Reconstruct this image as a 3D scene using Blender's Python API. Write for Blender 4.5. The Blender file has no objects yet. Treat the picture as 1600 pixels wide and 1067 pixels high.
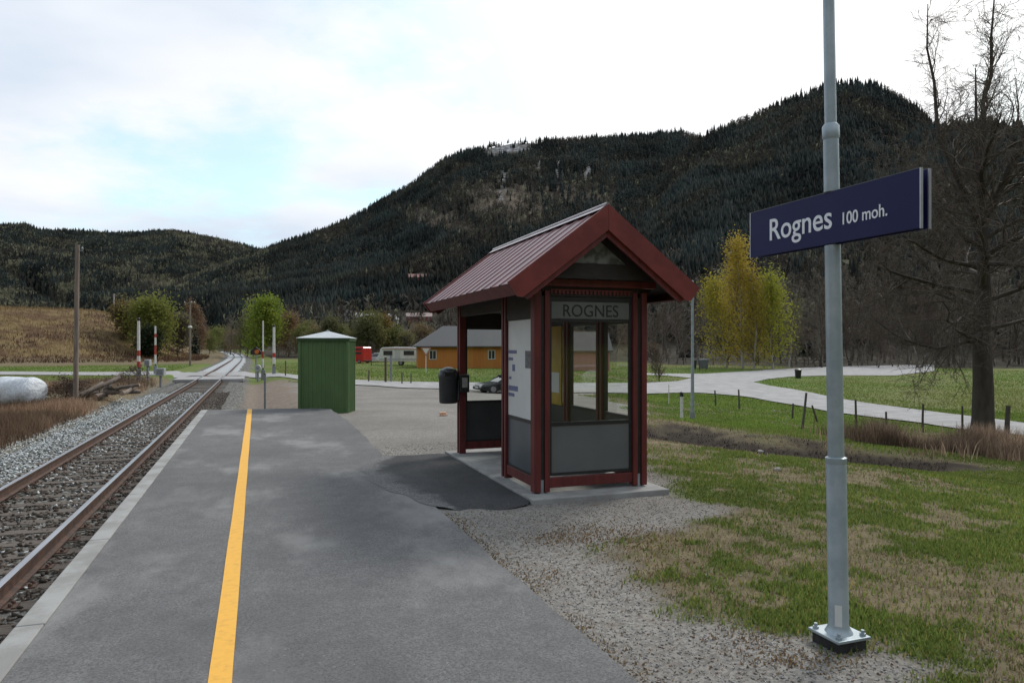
import bpy, bmesh, math, random
import numpy as np
from mathutils import Vector, Matrix
random.seed(7)
RNG = np.random.default_rng(11)
SC = bpy.context.scene
COL = SC.collection
PI = math.pi
R = math.radians

# ------------------------------------------------------------------ camera
F = 1111.0
YAW = math.atan((800 - 401) / F)
CY, SY = math.cos(YAW), math.sin(YAW)
EYE = 1.68
HOR = 540.0
cam_d = bpy.data.cameras.new('camera')
cam_d.sensor_width = 36
cam_d.lens = 36 * F / 1600
cam_d.shift_y = 6.5 / 1600
cam_d.clip_start = 0.1
cam_d.clip_end = 12000
cam = bpy.data.objects.new('camera', cam_d)
COL.objects.link(cam)
cam.location = (0, 0, EYE)
cam.rotation_euler = (PI / 2, 0, -YAW)
SC.camera = cam


def ray(px, py):
    a = (px - 800) / F
    return np.array([a * CY + SY, CY - a * SY, (HOR - py) / F])


def W(px, py, z=0.0):
    """ground point seen at a photo pixel, on the level z"""
    d = ray(px, py)
    t = (z - EYE) / d[2]
    return d[0] * t, d[1] * t


def D(px, zc):
    """plan position of a photo column at a camera depth"""
    d = ray(px, HOR)
    return d[0] * zc, d[1] * zc


# ------------------------------------------------------------------ noise
def _hash(ix, iy, seed):
    h = (ix * 374761393 + iy * 668265263 + seed * 974634577) & 0xffffffff
    h = ((h ^ (h >> 13)) * 1274126177) & 0xffffffff
    h = h ^ (h >> 16)
    return h / 4294967295.0


def vnoise(x, y, seed=0):
    x = np.asarray(x, float); y = np.asarray(y, float)
    fx = np.floor(x); fy = np.floor(y)
    ix = fx.astype(np.int64); iy = fy.astype(np.int64)
    u = x - fx; v = y - fy
    u = u * u * (3 - 2 * u); v = v * v * (3 - 2 * v)
    a = _hash(ix, iy, seed); b = _hash(ix + 1, iy, seed)
    c = _hash(ix, iy + 1, seed); d = _hash(ix + 1, iy + 1, seed)
    return (a * (1 - u) + b * u) * (1 - v) + (c * (1 - u) + d * u) * v


def fbm(x, y, seed=0, octv=4):
    s = 0; a = 1; t = 0
    for k in range(octv):
        s = s + a * vnoise(x * 2 ** k + 17.3 * k, y * 2 ** k - 9.1 * k, seed + k)
        t += a; a *= .5
    return s / t


def sst(a, b, x):
    t = np.clip((x - a) / (b - a), 0, 1)
    return t * t * (3 - 2 * t)


# ------------------------------------------------------------------ terrain
CP = np.array([
    (2, -20, -.02), (2, 0, -.02), (2, 5, -.02), (2, 10, -.02), (2, 15, -.05), (2, 19, -.12),
    (4.5, 3, -.03), (4.5, 7, -.01), (4.5, 11, -.03), (6.5, 4, -.12), (6.5, 8, -.08), (9, 4, -.32),
    (9, 9, -.25), (8, 14, -.15), (12, 8, -.55), (12, 14, -.5), (11, 20, -.55), (14.6, 22.4, -1.0),
    (17, 10, -1.0), (20, 14, -1.4), (24.7, 18.5, -1.8), (24, 10, -1.5), (30, 10, -1.8), (35, 20, -1.9),
    (30, 28, -1.8), (22, 28, -1.5), (40, 5, -1.9), (10, -10, -.4), (30, -15, -1.6), (70, -20, -1.8),
    (5, 20, -.2), (3, 30, -.5), (8, 30, -.55), (10, 38, -.85), (4, 45, -.75), (10, 50, -1.0),
    (14.6, 43.6, -1.42), (14.6, 50, -1.1), (25, 42, -1.3), (20, 34, -1.25), (1, 54, -.62), (0, 40, -.7),
    (0, 80, -.9), (15, 90, -1.0), (30, 80, -1.1), (50, 70, -1.5), (60, 50, -1.7), (90, 40, -1.8),
    (60, 100, -1.1), (40, 130, -.6), (0, 140, -.8), (100, 110, -1.0), (150, 60, -1.2), (150, 0, -1.5),
    (200, 200, 0), (0, 260, 0), (-6, 54, -.62),
    (-9, 5, -1.0), (-9, 20, -1.0), (-9, 40, -.9), (-15, 20, -1.15), (-15, 40, -1.1), (-25, 30, -1.05),
    (-20, 54, -1.0), (-40, 60, -1.0), (-30, 80, -1.0), (-50, 100, -1.0), (-15, 110, -1.0), (-90, 60, -1.0),
    (-30, 0, -1.2), (-40, -40, -1.2), (-150, 100, -1), (-100, 250, -.5), (0, 520, 0), (-10, -60, -1.0), (2, -60, -.5),
], float)


def _mq(dx, dy):
    return np.sqrt(dx * dx + dy * dy + 9.0)


_A = _mq(CP[:, 0][:, None] - CP[:, 0][None], CP[:, 1][:, None] - CP[:, 1][None])
_M = CP[:, 2].mean()
_WT = np.linalg.solve(_A + np.eye(len(CP)) * 1e-3, CP[:, 2] - _M)


def near_z(x, y):
    r = np.hypot(x, y)
    s = np.minimum(1.0, 520.0 / np.maximum(r, 1e-6))
    x = x * s; y = y * s
    out = np.full(x.shape, _M)
    for k in range(len(CP)):
        out = out + _WT[k] * _mq(x - CP[k, 0], y - CP[k, 1])
    return out


def track_x(y):
    s = np.maximum(0, y - 105.0)
    return -3.02 - s * s / (2 * 2300.0)


def plat_right(y):
    return 1.72 + .10 * sst(4, 8, y) + .07 * np.sin(y * .55) + .10 * sst(12, 19, y)


def interp(px, tab):
    a = np.array(tab, float)
    return np.interp(px, a[:, 0], a[:, 1])


# ridge lines: (photo column, photo row of the bare ground), ridge distance, foot distance
RIDGES = [
    ([(-600, 370), (-200, 345), (0, 360), (40, 358), (60, 367), (110, 368), (180, 371), (240, 367), (270, 363), (330, 372), (380, 384),
      (420, 396), (520, 430), (640, 500), (700, 540)], 2200, 800),
    ([(120, 540), (180, 492), (240, 460), (300, 432), (350, 412), (410, 394), (470, 374), (530, 352), (560, 336), (600, 313), (650, 285),
      (690, 253), (720, 241), (760, 230), (800, 222), (860, 221), (930, 217), (1000, 214), (1060, 207), (1090, 214), (1200, 250),
      (1300, 310), (1450, 420), (1600, 540)], 1500, 330),
    ([(850, 540), (900, 470), (950, 400), (1000, 320), (1060, 250), (1090, 224), (1110, 211), (1150, 194), (1200, 173), (1250, 154),
      (1300, 139), (1340, 134), (1380, 141), (1410, 158), (1440, 182), (1460, 200), (1520, 235), (1600, 270), (1900, 400),
      (2300, 540)], 1000, 240),
    ([(1150, 540), (1220, 440), (1300, 330), (1400, 245), (1450, 222), (1520, 216), (1600, 212), (1800, 200), (2400, 230),
      (5000, 300)], 520, 170),
]


def az_px(x, y):
    xc = x * CY - y * SY
    zc = x * SY + y * CY
    px = np.where(zc > 1e-3, 800 + F * xc / np.maximum(zc, 1e-3), np.where(xc > 0, 9000.0, -9000.0))
    return px, zc, xc


def mountains(x, y):
    px, zc, xc = az_px(x, y)
    r = np.hypot(x, y)
    cosd = np.clip(zc / np.maximum(r, 1e-6), .2, 1)
    best = np.zeros(x.shape)
    for i, (tab, dr, db) in enumerate(RIDGES):
        row = interp(px, tab)
        wob = 1 + .10 * (fbm(px * .006, px * 0 + i, 50 + i, 3) - .5)
        zr = (HOR - row) / F * dr * wob * cosd
        t = (r - db) / (dr * wob - db)
        tt = np.clip(t, 0, 1)
        prof = .35 * tt + .65 * tt ** 1.5
        prof = prof + tt * (1 - tt) * .42 * (fbm(x / 160., y / 160., 80 + i, 4) - .5)
        prof = np.where(t > 1, np.clip(1 - .55 * (t - 1) - .6 * (t - 1) ** 2, 0, 1), prof)
        z = np.maximum(zr, 0) * prof
        z = np.where(zc > 0, z, 0)
        best = np.maximum(best, z)
    wb = sst(.42, .02, zc / np.maximum(r, 1e-6))
    an = np.arctan2(x, y)
    hb = (230 + 330 * fbm(an * 2.2 + 9, an * 0, 77, 3)) * sst(260, 1250, r) * (1 + .25 * (fbm(x / 160., y / 160., 78, 3) - .5))  # unseen hills behind the camera, raised to cut skylight from that side
    return np.maximum(best, hb * wb)


def bank(x, y):
    px, zc, xc = az_px(x, y)
    r = np.hypot(x, y)
    h = interp(px, [(-4000, 9.5), (0, 9.3), (120, 9.2), (185, 8.6), (235, 6.5), (280, 2.6), (315, .5), (335, 0), (400, 0)])
    h = np.where(zc > 0, h, 9.5)
    n = 3 * (fbm(x / 14., y / 14., 5, 3) - .5)
    t = sst(116, 158, r + 4 * n)
    return h * t * np.where(x < 20, 1, 0)


def ditch_d(x, y):
    pts = DITCH
    dmin = np.full(np.shape(x), 1e9)
    for (x0, y0), (x1, y1) in zip(pts[:-1], pts[1:]):
        dx, dy = x1 - x0, y1 - y0
        t = np.clip(((x - x0) * dx + (y - y0) * dy) / (dx * dx + dy * dy), 0, 1)
        dmin = np.minimum(dmin, np.hypot(x - x0 - t * dx, y - y0 - t * dy))
    return dmin


def _on_near(px, py):
    d = ray(px, py); t = np.arange(4, 60, .05)
    k = np.nonzero(EYE + d[2] * t <= near_z(d[0] * t, d[1] * t))[0][0]
    return d[0] * t[k], d[1] * t[k]


DITCH = [_on_near(1045, 664), _on_near(1105, 676), _on_near(1170, 685), _on_near(1240, 694), _on_near(1330, 704)]


def tz(x, y):
    x = np.asarray(x, float); y = np.asarray(y, float)
    z = near_z(x, y)
    z = z + .05 * (fbm(x * .7, y * .7, 3, 3) - .5) * sst(1.5, 5, np.abs(x - plat_right(y) + .0))
    dd = ditch_d(x, y)
    z = z - (.42 + .35 * (fbm(x * .9, y * .9, 33, 3) - .5)) * np.exp(-(dd / 1.7) ** 2)
    # level bed under the concrete base and around the shelter
    z = z - .03 * sst(.7, .2, np.maximum(np.abs(x - 3.62) - .85, np.abs(y - 9.) - 1.9))
    # trackbed
    d = x - track_x(y)
    ad = np.abs(d)
    bed = -.765 - .42 * sst(1.75, 3.2, ad)
    lft = sst(-2.4, -3.9, d)
    inplat = sst(21.5, 19.0, y)
    r0 = 2.5 * inplat + 1.7 * (1 - inplat)
    r1 = 3.7 * inplat + 5.0 * (1 - inplat)
    rgt = sst(0, 1, (d - r0) / (r1 - r0))
    w = np.where(d < 0, lft, rgt)
    far = sst(60, 160, y)
    z = bed * (1 - w) + z * w
    z = z + bank(x, y) * sst(4, 26, ad) + mountains(x, y) * sst(4, 30, ad)
    return z


def T(px, py):
    """where the line of sight through a photo pixel meets the terrain"""
    d = ray(px, py)
    t = np.concatenate([np.arange(2, 60, .1), np.geomspace(60, 3500, 2500)])
    z = EYE + d[2] * t
    g = tz(d[0] * t, d[1] * t)
    k = np.nonzero(z <= g)[0]
    i = k[0] if len(k) else len(t) - 1
    if i > 0 and len(k):
        a = z[i - 1] - g[i - 1]; b = g[i] - z[i]
        tt = t[i - 1] + (t[i] - t[i - 1]) * a / max(a + b, 1e-9)
    else:
        tt = t[i]
    p = (d[0] * tt, d[1] * tt)
    return p[0], p[1], float(tz(np.array([p[0]]), np.array([p[1]]))[0])


def gz(x, y):
    return float(tz(np.array([x]), np.array([y]))[0])


# ------------------------------------------------------------------ materials
MATS = {}


def newmat(name):
    m = bpy.data.materials.new(name)
    m.use_nodes = True
    nt = m.node_tree
    b = nt.nodes['Principled BSDF']
    return m, nt, b


def nn(nt, typ, **kw):
    n = nt.nodes.new(typ)
    for k, v in kw.items():
        if hasattr(n, k):
            setattr(n, k, v)
        else:
            n.inputs[k].default_value = v
    return n


def c4(c):
    return (c[0], c[1], c[2], 1)


def mixc(nt, fac, a, b, blend='MIX'):
    m = nt.nodes.new('ShaderNodeMix'); m.data_type = 'RGBA'; m.blend_type = blend
    for sock, v in ((m.inputs[0], fac), (m.inputs[6], a), (m.inputs[7], b)):
        if hasattr(v, 'links'):
            nt.links.new(v, sock)
        elif isinstance(v, (int, float)):
            sock.default_value = v
        else:
            sock.default_value = c4(v)
    return m.outputs[2]


def ramp(nt, src, a, b):
    n = nt.nodes.new('ShaderNodeMapRange'); n.interpolation_type = 'SMOOTHSTEP'
    nt.links.new(src, n.inputs[0])
    n.inputs[1].default_value = a; n.inputs[2].default_value = b
    return n.outputs[0]


def noise(nt, scale, detail=4, rough=.55, coord='Object', stretch=None):
    tc = nt.nodes.get('TC') or nt.nodes.new('ShaderNodeTexCoord'); tc.name = 'TC'
    n = nt.nodes.new('ShaderNodeTexNoise')
    n.inputs['Scale'].default_value = scale
    n.inputs['Detail'].default_value = detail
    n.inputs['Roughness'].default_value = rough
    src = tc.outputs[coord]
    if stretch:
        mp = nt.nodes.new('ShaderNodeMapping'); mp.inputs['Scale'].default_value = stretch
        nt.links.new(src, mp.inputs[0]); src = mp.outputs[0]
    nt.links.new(src, n.inputs['Vector'])
    return n.outputs['Fac']


def bump(nt, b, src, strength=.3, dist=.01):
    n = nt.nodes.new('ShaderNodeBump')
    n.inputs['Strength'].default_value = strength; n.inputs['Distance'].default_value = dist
    nt.links.new(src, n.inputs['Height']); nt.links.new(n.outputs[0], b.inputs['Normal'])


def pm(name, c1, c2=None, scale=6, rough=.6, metal=0, bmp=0, bscale=None, stretch=None, spec=.5, lo=.35, hi=.65, dist=.01):
    if name in MATS:
        return MATS[name]
    m, nt, b = newmat(name)
    c2 = c2 or tuple(v * .75 for v in c1)
    n1 = noise(nt, scale, 5, .6, stretch=stretch)
    nt.links.new(mixc(nt, ramp(nt, n1, lo, hi), c1, c2), b.inputs['Base Color'])
    b.inputs['Roughness'].default_value = rough
    b.inputs['Metallic'].default_value = metal
    b.inputs['Specular IOR Level'].default_value = spec
    if bmp:
        bump(nt, b, noise(nt, bscale or scale * 4, 4, .6, stretch=stretch), bmp, dist)
    MATS[name] = m
    return m


def attr_mat(name, attr='col', rough=.8, var=.0, spec=.2, sub=0):
    m, nt, b = newmat(name)
    a = nt.nodes.new('ShaderNodeAttribute'); a.attribute_name = attr
    out = a.outputs['Color']
    if var:
        out = mixc(nt, var, out, mixc(nt, ramp(nt, noise(nt, 5, 4), .3, .7), (.3, .3, .3), (1, 1, 1)), 'MULTIPLY')
    nt.links.new(out, b.inputs['Base Color'])
    b.inputs['Roughness'].default_value = rough
    b.inputs['Specular IOR Level'].default_value = spec
    if sub:
        tl = nt.nodes.new('ShaderNodeBsdfTranslucent'); nt.links.new(out, tl.inputs[0])
        mx = nt.nodes.new('ShaderNodeMixShader'); mx.inputs[0].default_value = sub
        nt.links.new(b.outputs[0], mx.inputs[1]); nt.links.new(tl.outputs[0], mx.inputs[2])
        nt.links.new(mx.outputs[0], nt.nodes['Material Output'].inputs[0])
    MATS[name] = m
    return m


def glass_mat(name, tint=(.965, .975, .965), boost=.0, rough=.01):
    m = bpy.data.materials.new(name); m.use_nodes = True
    nt = m.node_tree; nt.nodes.clear()
    out = nt.nodes.new('ShaderNodeOutputMaterial')
    tr = nt.nodes.new('ShaderNodeBsdfTransparent'); tr.inputs[0].default_value = c4(tint)
    gl = nt.nodes.new('ShaderNodeBsdfGlossy'); gl.inputs['Roughness'].default_value = rough
    lw = nt.nodes.new('ShaderNodeLayerWeight'); lw.inputs[0].default_value = .5
    pw = nt.nodes.new('ShaderNodeMath'); pw.operation = 'POWER'; pw.inputs[1].default_value = 4.5
    nt.links.new(lw.outputs['Facing'], pw.inputs[0])
    ad = nt.nodes.new('ShaderNodeMath'); ad.operation = 'MULTIPLY_ADD'; ad.inputs[1].default_value = .85; ad.inputs[2].default_value = .03 + boost
    nt.links.new(pw.outputs[0], ad.inputs[0])
    mx = nt.nodes.new('ShaderNodeMixShader')
    nt.links.new(ad.outputs[0], mx.inputs[0]); nt.links.new(tr.outputs[0], mx.inputs[1]); nt.links.new(gl.outputs[0], mx.inputs[2])
    nt.links.new(mx.outputs[0], out.inputs[0])
    MATS[name] = m
    return m


# ------------------------------------------------------------------ mesh helpers
class MB:
    def __init__(s):
        s.v = []; s.f = []; s.mi = []; s.m = 0

    def add(s, vs, fs):
        o = len(s.v)
        s.v += [tuple(v) for v in vs]
        for f in fs:
            s.f.append([i + o for i in f]); s.mi.append(s.m)
        return s

    def box(s, x0, x1, y0, y1, z0, z1, M=None):
        vs = [Vector(p) for p in ((x0, y0, z0), (x1, y0, z0), (x1, y1, z0), (x0, y1, z0), (x0, y0, z1), (x1, y0, z1), (x1, y1, z1), (x0, y1, z1))]
        if M: vs = [M @ v for v in vs]
        return s.add(vs, [(0, 3, 2, 1), (4, 5, 6, 7), (0, 1, 5, 4), (1, 2, 6, 5), (2, 3, 7, 6), (3, 0, 4, 7)])

    def cbox(s, c, d, M=None):
        return s.box(c[0] - d[0] / 2, c[0] + d[0] / 2, c[1] - d[1] / 2, c[1] + d[1] / 2, c[2] - d[2] / 2, c[2] + d[2] / 2, M)

    def tube(s, pts, rad, n=10, cap=True):
        pts = [Vector(p) for p in pts]
        if not hasattr(rad, '__len__'): rad = [rad] * len(pts)
        vs = []; fs = []
        up = None
        for i, p in enumerate(pts):
            a = pts[max(i - 1, 0)]; b = pts[min(i + 1, len(pts) - 1)]
            t = (b - a).normalized()
            if up is None:
                up = t.orthogonal().normalized()
            u = (up - t * up.dot(t)).normalized(); up = u
            w = t.cross(u)
            for k in range(n):
                q = 2 * PI * k / n
                vs.append(p + (u * math.cos(q) + w * math.sin(q)) * rad[i])
        for i in range(len(pts) - 1):
            for k in range(n):
                k2 = (k + 1) % n
                fs.append((i * n + k, i * n + k2, (i + 1) * n + k2, (i + 1) * n + k))
        if cap:
            fs.append(tuple(range(n - 1, -1, -1)))
            fs.append(tuple((len(pts) - 1) * n + k for k in range(n)))
        return s.add(vs, fs)

    def lathe(s, prof, n=24, c=(0, 0)):
        """prof: (radius, z)"""
        vs = []; fs = []
        for r, z in prof:
            for k in range(n):
                a = 2 * PI * k / n
                vs.append((c[0] + r * math.cos(a), c[1] + r * math.sin(a), z))
        for i in range(len(prof) - 1):
            for k in range(n):
                k2 = (k + 1) % n
                fs.append((i * n + k, i * n + k2, (i + 1) * n + k2, (i + 1) * n + k))
        fs.append(tuple(range(n - 1, -1, -1)))
        fs.append(tuple((len(prof) - 1) * n + k for k in range(n)))
        return s.add(vs, fs)

    def prism(s, poly, axis, a, b):
        """polygon in the two other axes, extruded along axis from a to b"""
        n = len(poly)
        def P(p, t):
            if axis == 0: return (t, p[0], p[1])
            if axis == 1: return (p[0], t, p[1])
            return (p[0], p[1], t)
        vs = [P(p, a) for p in poly] + [P(p, b) for p in poly]
        fs = [tuple(range(n - 1, -1, -1)), tuple(range(n, 2 * n))]
        for k in range(n):
            fs.append((k, (k + 1) % n, n + (k + 1) % n, n + k))
        return s.add(vs, fs)

    def build(s, name, mats, parent=None, smooth=False, bevel=0, loc=None, rotz=0, seg=2):
        me = bpy.data.meshes.new(name)
        me.from_pydata(s.v, [], s.f)
        if not isinstance(mats, (list, tuple)): mats = [mats]
        for m in mats: me.materials.append(m)
        me.polygons.foreach_set('material_index', s.mi)
        bm = bmesh.new(); bm.from_mesh(me)
        bmesh.ops.recalc_face_normals(bm, faces=bm.faces)
        if bevel:
            bmesh.ops.remove_doubles(bm, verts=bm.verts, dist=1e-5)
            es = [e for e in bm.edges if len(e.link_faces) == 2 and e.calc_face_angle(0) > .6]
            bmesh.ops.bevel(bm, geom=es, offset=bevel, segments=seg, affect='EDGES', profile=.5, clamp_overlap=True)
        bm.to_mesh(me); bm.free()
        o = bpy.data.objects.new(name, me)
        COL.objects.link(o)
        if parent: o.parent = parent
        if loc: o.location = loc
        o.rotation_euler.z = rotz
        if smooth:
            me.polygons.foreach_set('use_smooth', [True] * len(me.polygons))
            try:
                me.set_sharp_from_angle(angle=R(40))
            except Exception:
                pass
        return o


def np_mesh(name, V, Fq, mats, cols=None, parent=None, smooth=False, attr='col', mi=None):
    """V (n,3), Fq (m,3|4) numpy -> object"""
    me = bpy.data.meshes.new(name)
    k = Fq.shape[1]
    me.vertices.add(len(V)); me.vertices.foreach_set('co', np.ascontiguousarray(V, np.float32).ravel())
    me.loops.add(Fq.size); me.loops.foreach_set('vertex_index', np.ascontiguousarray(Fq, np.int32).ravel())
    me.polygons.add(len(Fq)); me.polygons.foreach_set('loop_start', np.arange(0, Fq.size, k, dtype=np.int32))
    me.polygons.foreach_set('loop_total', np.full(len(Fq), k, np.int32))
    if not isinstance(mats, (list, tuple)): mats = [mats]
    for m in mats: me.materials.append(m)
    if mi is not None: me.polygons.foreach_set('material_index', np.ascontiguousarray(mi, np.int32))
    me.update(calc_edges=True)
    if cols is not None:
        for an, cc in (cols.items() if isinstance(cols, dict) else [(attr, cols)]):
            a = me.attributes.new(an, 'FLOAT_COLOR', 'POINT')
            c = np.ones((len(V), 4), np.float32); c[:, :cc.shape[1]] = cc
            a.data.foreach_set('color', c.ravel())
    if smooth: me.polygons.foreach_set('use_smooth', np.ones(len(Fq), bool))
    o = bpy.data.objects.new(name, me); COL.objects.link(o)
    if parent: o.parent = parent
    return o


def tag(o, label=None, cat=None, group=None, kind=None):
    if label: o['label'] = label
    if cat: o['category'] = cat
    if group: o['group'] = group
    if kind: o['kind'] = kind
    return o


def thing(name, label, cat, loc=(0, 0, 0), rotz=0, group=None):
    o = bpy.data.objects.new(name, None); COL.objects.link(o)
    o.empty_display_size = .2
    o.location = loc; o.rotation_euler.z = rotz
    return tag(o, label, cat, group)


def copy_tree(o, parent=None, loc=None, rotz=None, scale=None, label=None):
    c = o.copy(); COL.objects.link(c)
    if parent: c.parent = parent
    if loc is not None: c.location = loc
    if rotz is not None: c.rotation_euler.z = rotz
    if scale is not None: c.scale = scale if hasattr(scale, '__len__') else (scale,) * 3
    if label: c['label'] = label
    for ch in [q for q in o.children]:
        copy_tree(ch, c)
    return c


def text_obj(name, s, size, mat, parent, M, sx=1.0, ext=.002, offset=0.0):
    cu = bpy.data.curves.new(name, 'FONT')
    cu.body = s; cu.size = size; cu.extrude = ext; cu.offset = offset
    cu.resolution_u = 6
    t = bpy.data.objects.new('tmp', cu); COL.objects.link(t)
    bpy.context.view_layer.update()
    dg = bpy.context.evaluated_depsgraph_get()
    me = bpy.data.meshes.new_from_object(t.evaluated_get(dg))
    bpy.data.objects.remove(t); bpy.data.curves.remove(cu)
    me.name = name
    me.transform(Matrix.Diagonal((sx, 1, 1, 1)))
    xs = [v.co.x for v in me.vertices]
    me.transform(Matrix.Translation((-min(xs), 0, 0)))
    width = max(xs) - min(xs)
    me.materials.clear(); me.materials.append(mat)
    me.transform(M)
    o = bpy.data.objects.new(name, me); COL.objects.link(o)
    if parent: o.parent = parent
    return o, width


# ------------------------------------------------------------------ zone masks (shared by the ground and by what grows on it)
YARD_R = np.array([(-20, 2.2), (2.2, 2.6), (2.8, 3.55), (3.3, 3.3), (3.7, 2.6), (4.6, 2.35), (5.4, 2.7), (5.9, 4.0), (6.3, 4.7), (7.2, 4.9), (9, 5.2), (11, 5.8), (13, 7.0),
                   (16, 9.0), (20, 11.6), (24, 14.0), (30, 16.5), (38, 18.5), (44, 22), (50, 30), (60, 30)], float)


def zones(x, y):
    n1 = fbm(x * .9, y * .9, 21, 4); n2 = fbm(x * 3.1, y * 3.1, 22, 4); n3 = fbm(x * .25, y * .25, 23, 3)
    r = np.hypot(x, y)
    d = x - track_x(y); ad = np.abs(d)
    yr = np.interp(y, YARD_R[:, 0], YARD_R[:, 1])
    edge = (n1 - .5) * (1.2 + .05 * np.clip(y, 0, 40)) + (n2 - .5) * .5
    isyard = sst(.42, -.42, x - yr + edge) * sst(2.2, 3.0, d) * sst(49, 46, y + .35 * (x - 10) * (x > 10))
    # brown strip beyond the platform end, by the track
    brown = sst(5.6, 4.3, d + 2 * (n1 - .5)) * sst(2.0, 2.4, d) * sst(18, 20, y) * sst(53, 50, y)
    bal = sst(2.75, 2.2, ad + .5 * (n2 - .5)) * 1.0
    bal = np.maximum(bal, sst(3.4, 2.6, -d + .9 * (n2 - .5)) * (d < 0))
    dd = ditch_d(x, y)
    mud = sst(2.5, 1.0, dd + 3.6 * (n1 - .5) + 1.4 * (n2 - .5))
    mud = np.maximum(mud, sst(1.0, .4, np.abs(dd - 1.3) + 1.2 * (n1 - .4)) * .55 * (y > 8))
    # grass: patchy near, greener on the verges and fields
    near_p = .08 + .88 * sst(.44, .60, n1 * .34 + n2 * .42 + .24 * fbm(x * 8.5, y * 8.5, 25, 3) + .08 * sst(6, 15, r) + .14 * (n3 - .5))
    field = sst(34, 48, r)
    verge = sst(-.1, 1.2, (dd - .8)) * sst(.9, 1.0, 1) * ((x * .45 + y) > 24.2) * (x > 6)
    green = np.clip(near_p + .55 * verge * sst(.30, .5, n1) + .5 * field, 0, 1)
    # bare earth on the near side of the ditch and beside the yard
    side = (x * .45 + y) < 24.2
    bare = sst(4.4, 1.6, dd + 2.6 * (n1 - .5)) * side * (y > 10) + .9 * sst(2.6, .4, x - yr + 2.2 * (n1 - .5)) * (x > yr) * (y > 10.5)
    green = green * (1 - .6 * isyard) * (1 - .9 * np.clip(bare, 0, 1))
    lf = (d < -2.5)
    green = np.where(lf, sst(56, 64, r) * sst(.2, .5, n1 + .25) * sst(118, 108, r), green)
    dry = (1 - green) * (1 - isyard)
    # bank on the left and slopes are dry
    bk = bank(x, y)
    dry = np.where(bk > .4, 1, dry); green = np.where(bk > .4, .06 * n1, green)
    # field right of the road: yellower
    mt = mountains(x, y)
    wood = sst(1.0, 5.0, mt)
    wpx, wzc, _ = az_px(x, y)
    lim = np.interp(wpx, [-3000, 300, 350, 680, 720, 1000, 1040, 1220, 1245, 3000], [400, 400, 135, 128, 120, 116, 108, 104, 99, 96])
    wood = np.maximum(wood, sst(-2, 3, wzc - lim + 6 * (n3 - .5)) * (wzc > 50) * (np.abs(d) > 6))
    green = green * (1 - wood); dry = dry * (1 - wood)
    tall = sst(.42, .6, n3 + .25 * (n1 - .5))
    return dict(green=green, dry=dry, yard=isyard, brown=brown, bal=bal, mud=mud, wood=wood, n1=n1, n2=n2, n3=n3, d=d)


# rocky / snowy and logged places on the mountain, as lens shaped areas in the view
def spots(px, py, lst):
    m = np.zeros(px.shape)
    for cx, cy, rx, ry, rot, s in lst:
        c, q = math.cos(rot), math.sin(rot)
        u = ((px - cx) * c + (py - cy) * q) / rx; v = (-(px - cx) * q + (py - cy) * c) / ry
        m = np.maximum(m, s * np.clip(1.4 - np.hypot(u, v), 0, 1))
    return m


SNOW = [(800, 233, 44, 11, -.15, 1), (786, 290, 6, 22, .15, 1), (872, 262, 5, 22, .2, .7), (920, 268, 6, 16, .4, .8), (760, 272, 9, 8, 0, .5), (842, 262, 4, 14, 0, .6), (975, 255, 7, 8, 0, .5)]
CLEAR = [(800, 325, 80, 42, .1, 1), (700, 352, 80, 18, .3, 1), (890, 315, 70, 34, 0, .7), (770, 375, 70, 24, 0, .7), (540, 415, 70, 16, -.2, .45), (250, 445, 60, 14, .1, .6), (200, 425, 40, 12, 0, .5),
         (330, 385, 60, 10, .2, .6), (80, 400, 90, 8, .1, .4), (660, 432, 18, 6, 0, 1), (1010, 330, 40, 20, -.4, .35), (1060, 400, 30, 40, 0, .35)]


def img_xy(x, y, z):
    px, zc, xc = az_px(x, y)
    py = HOR - F * (z - EYE) / np.maximum(zc, 1e-3)
    return px, py


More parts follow.
